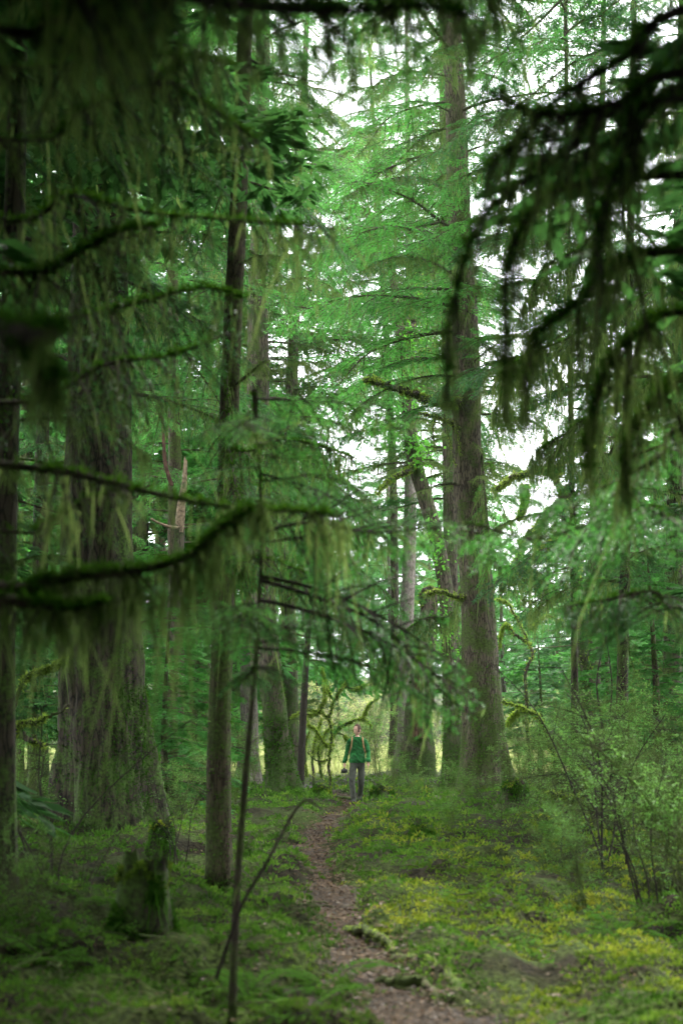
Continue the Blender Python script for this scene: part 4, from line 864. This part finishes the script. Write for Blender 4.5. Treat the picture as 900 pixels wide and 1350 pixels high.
# ------------------------------------------------------------------ shrubs
def shrub_mesh(seed, h=2.0, ns=6, tw=16, leaves=6500, spread=.7, lm='twigleaf', wood='twig', lsz=1.0, subs=9):
    r = np.random.default_rng(seed); stems = []; fol = MB(); LC = []
    for i in range(ns):
        az = r.uniform(0, 6.28); hh = h * r.uniform(.6, 1.0); lean = r.uniform(.15, 1) * spread
        u = np.linspace(0, 1, 12)
        C = np.stack([np.cos(az) * lean * u ** 1.6 * hh + .05 * np.sin(u * 7 + i), np.sin(az) * lean * u ** 1.6 * hh + .05 * np.cos(u * 6 + i), hh * (u - .12 * u ** 3) - .06], 1) + np.array([math.cos(az), math.sin(az), 0]) * .08
        mb = MB(); mb.tubes(C, np.linspace(.011, .003, 12) * (h / 2) ** .5, 5); stems.append(mb.build('stem', [M[wood]]))
        ti = r.uniform(.2, 1, tw); p0 = np.stack([np.interp(ti, u, C[:, k]) for k in range(3)], -1)
        d = r.normal(0, 1, (tw, 3)); d[:, 2] = np.abs(d[:, 2]) * .5 + .1; d = unit(d); l = r.uniform(.25, .6, tw) * h / 2 * (1.2 - ti * .6)
        v = np.linspace(0, 1, 5); TC = p0[:, None] + d[:, None] * (l[:, None] * v)[..., None]; TC[..., 2] -= (v ** 2)[None] * .18 * l[:, None]
        fol.tubes(TC, np.linspace(.004, .0015, 5)[None] * np.ones((tw, 1)), 3, 1)
        LC.append(TC)
        I = r.integers(0, tw, tw * subs); f = r.random(len(I)) * 3.99; a = f.astype(int); g = (f - a)[:, None]
        q0 = TC[I, a] * (1 - g) + TC[I, a + 1] * g; dd = unit(d[I] + r.normal(0, .8, (len(I), 3))); ll = r.uniform(.06, .2, len(I)) * h / 2
        S = q0[:, None] + dd[:, None] * (ll[:, None] * np.linspace(0, 1, 3))[..., None]
        fol.tubes(S, np.linspace(.0013, .0007, 3)[None] * np.ones((len(I), 1)), 3, 1)
        LC.append(np.concatenate([S, S[:, -1:], S[:, -1:]], 1))
    LC = np.concatenate(LC); n = leaves; act = np.where(vnoise(LC[:, 0, 0] * 5 + seed, LC[:, 0, 2] * 5 + LC[:, 0, 1] * 3) > .04)[0]; I = act[r.integers(0, len(act), n)]; f = r.random(n) ** .6; p = LC[I, 0] * (1 - f[:, None]) + LC[I, 2] * f[:, None]
    dd = r.normal(0, 1, (n, 3)); dd[:, 2] *= .35
    diamonds(fol, p, dd, r.uniform(.015, .032, n) * lsz, r.uniform(.009, .016, n) * lsz, 0, r, .5)
    return stems, fol.build('foliage', [M[lm], M[wood]])
SH = [shrub_mesh(900 + i, 2.2, 6, 26, 3600, subs=13, wood='green_twig', lsz=1.1) for i in range(4)]
SHB = [shrub_mesh(920 + i, 2.0, 5, 12, 500, .8, wood='twig_dark') for i in range(2)]
SHP = [shrub_mesh(930 + i, 4.2, 8, 18, 3800, .6, 'pale_scrub', 'bark_grey', 2.2, 8) for i in range(3)]
def shrub(px, d, s, label, V, i, group=None, name='shrub', cat='shrub'):
    x = (px - 450) / FPX * d; o = thing(name, (x, d, float(G(x, d))), label, cat, group); o.rotation_euler.z = i * 2.1
    o.scale = (s, s, s)
    for q in V[0]: link('stem', q, o)
    link('foliage', V[1], o)['kind'] = 'stuff'
    return o
GS = 'fine leaved shrubs in the understorey'
SL = [(430, 58, 1.3, 'leafy light green shrub far off left of the walker'), (505, 60, 1.5, 'leafy light green shrub far off right of the walker'), (640, 56, 1.6, 'sunlit leafy shrub beyond the thick spruce'), (675, 52, 1.4, 'sunlit leafy shrub in the gap right of the thick spruce'), (720, 58, 1.6, 'sunlit leafy shrub far behind the thin pole'), (400, 50, 1.2, 'leafy shrub between the leaning young hemlock and the tangled maple'), (515, 36, .75, 'airy light green shrub close behind the walker on the right'), (545, 33, .5, 'fine leaved shrub in front of the broken snag'), (500, 46, 1.3, 'pale green shrub far behind the walker'),
 (585, 31, .55, 'shrub between the broken snag and the thick spruce'), (620, 25.5, .45, 'bright leaved shrub against the front of the thick spruce'), (680, 26, .7, 'bushy shrub right of the thick spruce base'),
 (712, 24, .9, 'tall airy shrub left of the thin pole hemlock'), (665, 30, .7, 'shrub behind the right side of the thick spruce'), (738, 22, 1.05, 'dense fine twigged shrub at the thin pole hemlock'), (770, 19, 1.0, 'shrub right of the thin pole, in shade'),
 (800, 21, 1.2, 'tall shrub between the pole hemlock and the narrow trunk'), (830, 17, 1.1, 'shaded shrub in front of the narrow right trunk'), (862, 15, 1.0, 'dark shrub near the right edge'), (890, 19, 1.2, 'tall shrub cut by the right edge'),
 (740, 30, 1.2, 'misty green shrub behind the pole hemlock'), (850, 26, 1.3, 'shrub deep in the right thicket'), (905, 12.5, .9, 'nearest dark shrub at the lower right edge'), (715, 16.5, .5, 'small leafy sprig in the yellow moss at right'),
 (240, 24, .7, 'airy shrub between the massive spruce and the slim trunk'), (258, 30, 1.1, 'light green shrub behind the slim trunk'), (310, 30, .6, 'shrub between the slim trunk and the mossy foot'),
 (30, 19, .6, 'shrub between the left edge trunk and the massive spruce'), (30, 24, 1.2, 'tall shrub far left behind the edge trunk'), (335, 42, 1.2, 'distant shrub behind the sweeping mossy foot'),
 (590, 21, .35, 'tiny sprig near the small mossy stump'), (50, 10.5, .4, 'dim shrub in the lower left corner'), (760, 13.5, .55, 'twiggy shrub in the foreground moss at right'), (460, 52, 1.4, 'bright shrub directly behind the walker'), (560, 48, 1.4, 'light shrub beyond the broken snag'), (690, 44, 1.5, 'light shrub in the gap right of the thick spruce')]
for i, (px, d, s, lb) in enumerate(SL): shrub(px, d, s, lb, SH[i % 4], i, GS)
BL = [(120, 12.5, .4, 'bare twiggy bush with curved pale stems at lower left'), (75, 14, 1.0, 'leafless bush left of the massive spruce foot'), (240, 16, .7, 'leafless twigs left of the slim trunk'),
      (795, 16, 1.3, 'bare thin stems rising in the right foreground'), (840, 13, .9, 'bare dark bush at the lower right'), (660, 20, .6, 'bare twigs in the moss before the thick spruce'), (735, 17.5, .8, 'leafless stems behind the yellow moss at right')]
for i, (px, d, s, lb) in enumerate(BL): shrub(px, d, s, lb, SHB[i % 2], i + 50, 'bare twiggy bushes')
pr = np.random.default_rng(77)
for i in range(36):
    d = pr.uniform(56, 92); px = pr.uniform(200, 800) if i % 3 else pr.uniform(400, 720)
    shrub(px, d, pr.uniform(.7, 1.25), 'pale bare scrub in the bright clearing beyond the trees', SHP[i % 3], i, 'pale scrub in the clearing', 'pale_scrub')
# thin bare stems at right
ps = thing('thin_stems', P(805, 1090, 20), 'pair of thin crooked bare stems right of the thin pole', 'sapling')
ps.name = 'twin_sapling'
stick(ps, px3([(812, 1090), (800, 1010), (792, 950), (786, 900), (794, 850)], 20), .022, .01, name='stem')
stick(ps, px3([(800, 1090), (806, 1020), (802, 960), (806, 905), (800, 850)], 20), .018, .008, name='stem')

# ------------------------------------------------------------------ ferns
def frond(seed, L=.7):
    r = np.random.default_rng(seed); u = np.linspace(0, 1, 12); C = np.stack([L * u, .05 * np.sin(u * 3 + seed), L * (.75 * u - .85 * u ** 2)], 1)
    mb = MB(); mb.tubes(C, np.linspace(.004, .001, 12), 4, 1); n = 30; t = np.linspace(.08, .99, n)
    for s in (-1, 1):
        p = np.stack([np.interp(t, u, C[:, k]) for k in range(3)], -1); d = np.stack([np.full(n, .35), np.full(n, s * 1.0), np.full(n, -.1)], 1) + r.normal(0, .05, (n, 3))
        diamonds(mb, p, d, L * .19 * np.sin(np.clip(t * 1.05, 0, 1) ** .7 * 3.0 + .12) + .01, .021, 0, r, .15)
    return mb.build('frond', [M['fern'], M['twig']])
FR_ = [frond(i) for i in range(3)]
for i, (px, py, s, lb) in enumerate([(432, 1296, .8, 'bright green fern left of the near path'), (395, 1322, .7, 'fern at the bottom centre beside the path'), (120, 1235, .8, 'fern left of the lower left stump'), (262, 1262, .6, 'small fern right of the lower left stump'),
                                     (160, 1120, .9, 'fern at the mossy foot of the massive spruce'), (230, 1090, .9, 'fern between the massive spruce and the slim trunk'), (820, 1240, .8, 'dark fern in the lower right corner'), (740, 1130, .9, 'fern at the edge of the right thicket'),
                                     (870, 1150, 1.0, 'shaded fern at the right edge'), (330, 1315, .6, 'fern at the foot of the front sapling'), (590, 1090, .7, 'fern near the small mossy stump'), (60, 1300, .8, 'dim fern in the lower left corner')]):
    q = on_ground(px, py); o = thing('sword_fern', (q[0], q[1], float(G(q[0], q[1])) - .02), lb, 'fern'); fr = np.random.default_rng(i)
    for k in range(11):
        a = k * 6.283 / 11 + fr.normal(0, .2); sc = s * fr.uniform(.7, 1.1); link('frond', FR_[k % 3], o, (0, 0, 0), (fr.normal(0, .15), -fr.uniform(-.25, .45), a), (sc,) * 3)

# ------------------------------------------------------------------ the walker
M['skin'] = plain('skin', (.55, .33, .25), .55, .12, 14, .3); M['hair'] = plain('hair', (.07, .04, .025), .7, .4, 60)
M['jacket'] = plain('jacket', (.018, .125, .03), .8, .45, 12); M['cuff'] = plain('cuff', (.01, .10, .02), .8, .2, 9)
M['trouser'] = plain('trouser', (.062, .066, .052), .85, .3, 8); M['boot'] = plain('boot', (.03, .027, .025), .6, .3, 20)
M['strap'] = plain('strap', (.30, .18, .08), .7, .2, 20); M['pack'] = plain('pack', (.05, .05, .04), .8, .3, 10)
M['black'] = plain('black', (.012, .012, .013), .35, .2, 20, .5); M['eye'] = plain('eye', (.02, .015, .012), .3, .1, 5, .5); M['lip'] = plain('lip', (.38, .16, .14), .6, .1, 20); M['steel'] = plain('steel', (.4, .4, .4), .35, .1, 20, .5)
def skin_mesh(name, V, E, Rr, mat, sub=2, root=0, voxel=None, extra=None, smooth_it=0):
    me = bpy.data.meshes.new(name); me.from_pydata([tuple(v) for v in V], E, []); o = bpy.data.objects.new(name, me); COL.objects.link(o)
    md = o.modifiers.new('s', 'SKIN'); md.use_smooth_shade = True
    if not me.skin_vertices:
        bpy.context.view_layer.objects.active = o
    for i, sv in enumerate(me.skin_vertices[0].data):
        rr = Rr[i]; sv.radius = rr if isinstance(rr, tuple) else (rr, rr); sv.use_root = (i == root)
    m2 = o.modifiers.new('u', 'SUBSURF'); m2.levels = sub; m2.render_levels = sub
    dg = bpy.context.evaluated_depsgraph_get(); r1 = bpy.data.meshes.new_from_object(o.evaluated_get(dg)); bpy.data.objects.remove(o)
    if voxel:
        import bmesh
        bm = bmesh.new(); bm.from_mesh(r1)
        for q in (extra or []): bm.from_mesh(q)
        r2 = bpy.data.meshes.new(name); bm.to_mesh(r2); bm.free()
        o = bpy.data.objects.new(name, r2); COL.objects.link(o); m = o.modifiers.new('r', 'REMESH'); m.mode = 'VOXEL'; m.voxel_size = voxel; m.use_smooth_shade = True
        if smooth_it: k = o.modifiers.new('k', 'SMOOTH'); k.iterations = smooth_it; k.factor = .5
        dg = bpy.context.evaluated_depsgraph_get(); r1 = bpy.data.meshes.new_from_object(o.evaluated_get(dg)); bpy.data.objects.remove(o)
    r1.name = name; r1.materials.clear(); r1.materials.append(mat)
    for p in r1.polygons: p.use_smooth = True
    return r1
def sphere(c, rx, ry, rz, n=16, f=None):
    import bmesh
    bm = bmesh.new(); bmesh.ops.create_uvsphere(bm, u_segments=n * 2, v_segments=n, radius=1)
    for v in bm.verts:
        q = Vector((v.co.x * rx, v.co.y * ry, v.co.z * rz)); q = f(q) if f else q; v.co = q + Vector(c)
    me = bpy.data.meshes.new('s'); bm.to_mesh(me); bm.free(); return me
pw = P(471, 1052, FOCUS); gz = float(G0(pw[0], FOCUS)) - .02
WK = thing('person', (pw[0], FOCUS, gz), 'person in green jacket and grey trousers walking toward us along the trail', 'person')
# joints, metres; he faces -Y, his right hand is at -X
hip, chest, neck = (0, 0, .96), (0, -.02, 1.36), (0, -.01, 1.50)
def arm(s):
    sh = (s * .175, 0, 1.44); el = (.25, -.03, 1.17) if s > 0 else (-.235, .05, 1.155); wr = (.245, -.17, .955) if s > 0 else (-.295, .03, .93); return sh, el, wr
V = [hip, (0, -.01, 1.14), chest, neck, (0, -.02, 1.56)]; E = [(0, 1), (1, 2), (2, 3), (3, 4)]; Rr = [(.15, .11), (.14, .10), (.16, .11), (.058, .06), (.055, .06)]
for s in (-1, 1):
    sh, el, wr = arm(s); n = len(V); V += [sh, el, wr, tuple(np.array(wr) + [s * .004, -.012, -.085])]; Rr += [.055, .042, .028, (.038, .018)]; E += [(2, n), (n, n + 1), (n + 1, n + 2), (n + 2, n + 3)]
    palm = n + 3
    for k in range(4):                                              # four fingers of unequal length, curling
        a = np.array(V[palm]) + [0, -.028 + .019 * k, -.01]; ln = [.070, .080, .075, .058][k] * (.85 if s < 0 else 1)
        cu = .55 if s > 0 else 1.0
        b_ = a + [-s * .012 * cu, -.004, -ln * .5]; c_ = b_ + [-s * .032 * cu, -.004, -ln * .42]
        m = len(V); V += [tuple(a), tuple(b_), tuple(c_)]; Rr += [.0095, .0088, .0075]; E += [(palm, m), (m, m + 1), (m + 1, m + 2)]
    a = np.array(V[n + 2]) + [-s * .012, -.030, -.035]; m = len(V); V += [tuple(a), tuple(a + [-s * .018, -.018, -.035]), tuple(a + [-s * .026, -.020, -.06])]; Rr += [.012, .0105, .009]; E += [(n + 2, m), (m, m + 1), (m + 1, m + 2)]
LEG = {-1: [(-.095, -.02, .90), (-.125, -.17, .51), (-.085, -.20, .10), (-.10, -.32, .05)], 1: [(.095, .02, .90), (.085, -.02, .49), (.06, .24, .17), (.07, .16, .06)]}
for s in (-1, 1):
    n = len(V); V += LEG[s]; Rr += [.088, .058, .042, .036]; E += [(0, n), (n, n + 1), (n + 1, n + 2), (n + 2, n + 3)]
HC = Vector((-.005, -.035, 1.665)); yaw = Euler((.08, 0, -R(38))).to_matrix()      # head turned toward -X
def headf(q):
    q = q.copy()
    if q.z < 0: q.x *= 1 + .9 * q.z / .12 * .32; q.y *= 1 + (.16 * q.z / .12 if q.y > 0 else 0)
    if q.y < 0:
        q.y *= .97
        if -.04 < q.z < .0: q.y += 0
        q.y += .008 * math.exp(-((abs(q.x) - .030) / .014) ** 2 - ((q.z - .012) / .012) ** 2)     # eye sockets
        q.y -= .007 * math.exp(-(q.x / .05) ** 2 - ((q.z - .034) / .010) ** 2)                   # brow
        q.y -= .010 * math.exp(-(q.x / .025) ** 2 - ((q.z + .098) / .018) ** 2)                  # chin
    return yaw @ q
ex = [sphere(HC, .074, .096, .122, 24, headf)]
ex.append(sphere(HC + yaw @ Vector((0, -.103, -.018)), .012, .016, .024, 8, lambda q: yaw @ q))
ex.append(sphere(HC + yaw @ Vector((0, -.094, -.052)), .024, .010, .012, 8, lambda q: yaw @ q))
for s in (-1, 1): ex.append(sphere(HC + yaw @ Vector((s * .078, .006, -.01)), .010, .020, .033, 8, lambda q: yaw @ q))
body = link('body', skin_mesh('body', V, E, Rr, M['skin'], 1, 0, .0075, ex, 2), WK)
for s in (-1, 1): link('eye', sphere(HC + yaw @ Vector((s * .030, -.086, .012)), .0115, .006, .006, 8, lambda q: yaw @ q), body).data.materials.append(M['eye'])
link('mouth', sphere(HC + yaw @ Vector((0, -.103, -.053)), .021, .003, .004, 8, lambda q: yaw @ q), body).data.materials.append(M['lip'])
def hairf(q):
    q = q.copy()
    if q.y < 0 and q.z < .075: q.y = max(q.y, -.045 + (.0 if abs(q.x) < .05 else -.02))
    if q.z < -.06: q.z = -.06
    n = 1 + .03 * math.sin(q.x * 190) * math.sin(q.y * 170) * math.cos(q.z * 130); return yaw @ (q * n)
hair = sphere(HC + yaw @ Vector((0, .012, .018)), .083, .102, .124, 20, hairf); hair.materials.append(M['hair']); hair.name = 'hair'
link('hair', hair, WK)
# clothes follow the body: a band of its surface, cut clean at the hems and pushed outward
def garment(name, cuts, keep, off, mat, wrinkle):
    import bmesh
    bm = bmesh.new(); bm.from_mesh(body.data)
    for co_, no_ in cuts: bmesh.ops.bisect_plane(bm, geom=bm.verts[:] + bm.edges[:] + bm.faces[:], plane_co=co_, plane_no=no_)
    bmesh.ops.delete(bm, geom=[f for f in bm.faces if not keep(f.calc_center_median())], context='FACES')
    bm.normal_update()
    for _ in range(3): bmesh.ops.smooth_vert(bm, verts=[v for v in bm.verts if not v.is_boundary], factor=.5, use_axis_x=True, use_axis_y=True, use_axis_z=True)
    bm.normal_update()
    new = [v.co + Vector((v.normal.x, v.normal.y, v.normal.z * .3)) * (off(v.co) + wrinkle(v.co)) for v in bm.verts]
    for v, c in zip(bm.verts, new): v.co = c
    for f in bm.faces: f.smooth = True
    me = bpy.data.meshes.new(name); bm.to_mesh(me); bm.free(); me.materials.clear(); me.materials.append(mat); me.polygons.foreach_set('material_index', [0] * len(me.polygons)); me.update()
    return me
def hand(c): return abs(c.x) > .225 and c.z < .95
jk = garment('jacket', [((0, 0, .93), (0, 0, 1)), ((0, 0, .945), (0, 0, 1)), ((0, 0, 1.515), (0, 0, 1))], lambda c: .93 < c.z < 1.515 and not (abs(c.x) > .21 and c.z < .945), lambda c: .024 if abs(c.x) < .17 else .017, M['jacket'],
             lambda c: .004 * math.sin(c.z * 47 + 4 * math.sin(c.x * 21) + c.y * 25) + .002 * math.sin(c.z * 90 + c.x * 50) + (.012 * math.exp(-((c.z - 1.0) / .05) ** 2)))
J = link('jacket', jk, WK)
tr_ = garment('trousers', [((0, 0, 1.0), (0, 0, 1)), ((0, 0, .09), (0, 0, 1))], lambda c: .09 < c.z < 1.0 and not (abs(c.x) > .2 and c.z > .6), lambda c: .014 + .012 * max(0, 1 - c.z / .8), M['trouser'],
              lambda c: .0035 * math.sin(c.z * 52 + 5 * math.sin(c.x * 25 + c.y * 9)) * (.4 + math.exp(-((c.z - .5) / .1) ** 2) + math.exp(-((c.z - .16) / .08) ** 2)))
link('trousers', tr_, WK)
cb = MB(); cb.tubes(np.array([[0, -.136, .95], [0, -.136, 1.15], [0, -.145, 1.36], [0, -.12, 1.45]]), np.full(4, .006), 5, 0); link('zip', cb.build('zip', [M['cuff']]), J)
cb = MB(); th = np.linspace(.5, 2 * math.pi + .5 - 1.0, 22); cb.tubes(np.stack([.088 * np.sin(th - math.pi / 2 + 1.57), .02 + .088 * -np.cos(th - math.pi / 2 + 1.57), 1.495 + .035 * -np.cos(th)], 1), np.full(22, .026) * (.6 + .6 * np.sin(np.linspace(.2, 2.9, 22))), 8, 0); link('hood', cb.build('hood', [M['cuff']]), J)
for s in (-1, 1):
    sh, el, wr = arm(s); cb = MB(); a = np.array(wr); cb.tubes(np.array([a + [0, 0, .035], a + [0, 0, .012], a + [0, -.003, -.008]]), np.array([.050, .052, .046]), 10, 0); link('cuff', cb.build('cuff', [M['cuff']]), J)
for s in (-1, 1):
    an = np.array(LEG[s][2]); toe = np.array(LEG[s][3])
    bo = skin_mesh('boot', [tuple(an + [0, .02, .06]), tuple(an + [0, .03, -.045]), tuple((an + toe) / 2 + [0, 0, -.02]), tuple(toe + [0, -.03, -.005])], [(0, 1), (1, 2), (2, 3)], [.078, (.066, .058), (.066, .058), (.062, .05)], M['boot'], 2, 0)
    link('boot', bo, WK)
# rucksack on his back with tan shoulder straps, and the camera in his right hand
BP = thing('rucksack', (pw[0], FOCUS + .2, gz + 1.2), 'dark rucksack with tan shoulder straps worn by the walker', 'rucksack')
link('pack', sphere((0, .04, 0), .15, .11, .24, 14, lambda q: Vector((math.copysign(abs(q.x / .15) ** .6 * .15, q.x), q.y, math.copysign(abs(q.z / .24) ** .7 * .24, q.z)))), BP).data.materials.append(M['pack'])
for s in (-1, 1):
    cb = MB(); c = spline(np.array([[s * .09, -.05, .22], [s * .108, -.16, .295], [s * .118, -.27, .29], [s * .125, -.345, .22], [s * .135, -.355, .12], [s * .16, -.33, .03], [s * .185, -.24, -.05]]), 24)
    cb.tubes(c, np.full(24, .017), 6); link('strap', cb.build('strap', [M['strap']]), BP)
sh, el, wr = arm(-1); cx_ = Vector((pw[0] + wr[0] - .01, FOCUS + wr[1] - .02, gz + wr[2] - .19))
CM = thing('camera', cx_, 'black camera with a lens hanging from the right hand of the walker', 'camera')
bm_ = MB(); x_, y_, z_ = .068, .03, .045
bm_.tubes(np.array([[-x_, 0, 0], [-x_ * .92, 0, 0], [x_ * .92, 0, 0], [x_, 0, 0]]), np.array([.036, .044, .044, .036]), 8, 0, cap=True); link('camera_body', bm_.build('camera_body', [M['black']]), CM)
bm_ = MB(); bm_.tubes(np.array([[0, -.03, 0], [0, -.07, -.004], [0, -.075, -.004], [0, -.12, -.01]]), np.array([.034, .034, .038, .038]), 14, 0, cap=True); link('lens', bm_.build('lens', [M['black']]), CM)
bm_ = MB(); bm_.tubes(np.array([[-.02, 0, .04], [0, 0, .062], [.02, 0, .04]]), np.array([.012, .018, .012]), 6, 0, cap=True); link('viewfinder', bm_.build('viewfinder', [M['black']]), CM)

# ------------------------------------------------------------------ air
hz = MB(); a0, a1, b0, b1, c0, c1 = -140, 140, -40, 170, -3, 42
V = np.array([[x, y, z] for x in (a0, a1) for y in (b0, b1) for z in (c0, c1)])
hz.add(V, np.array([[0, 1, 3, 2], [4, 6, 7, 5], [0, 4, 5, 1], [2, 3, 7, 6], [0, 2, 6, 4], [1, 5, 7, 3]]))
hm_, ht, hn, hl = newmat('haze')
pv = hn.new('ShaderNodeVolumePrincipled'); pv.inputs['Density'].default_value = .00014; pv.inputs['Color'].default_value = (.93, .97, .93, 1); pv.inputs['Anisotropy'].default_value = .3
ho = hn.new('ShaderNodeOutputMaterial'); hl.new(pv.outputs[0], ho.inputs['Volume'])
hz_o = link('haze', hz.build('haze', [hm_])); hz_o['kind'] = 'stuff'; hz_o['label'] = 'thin pale forest haze'
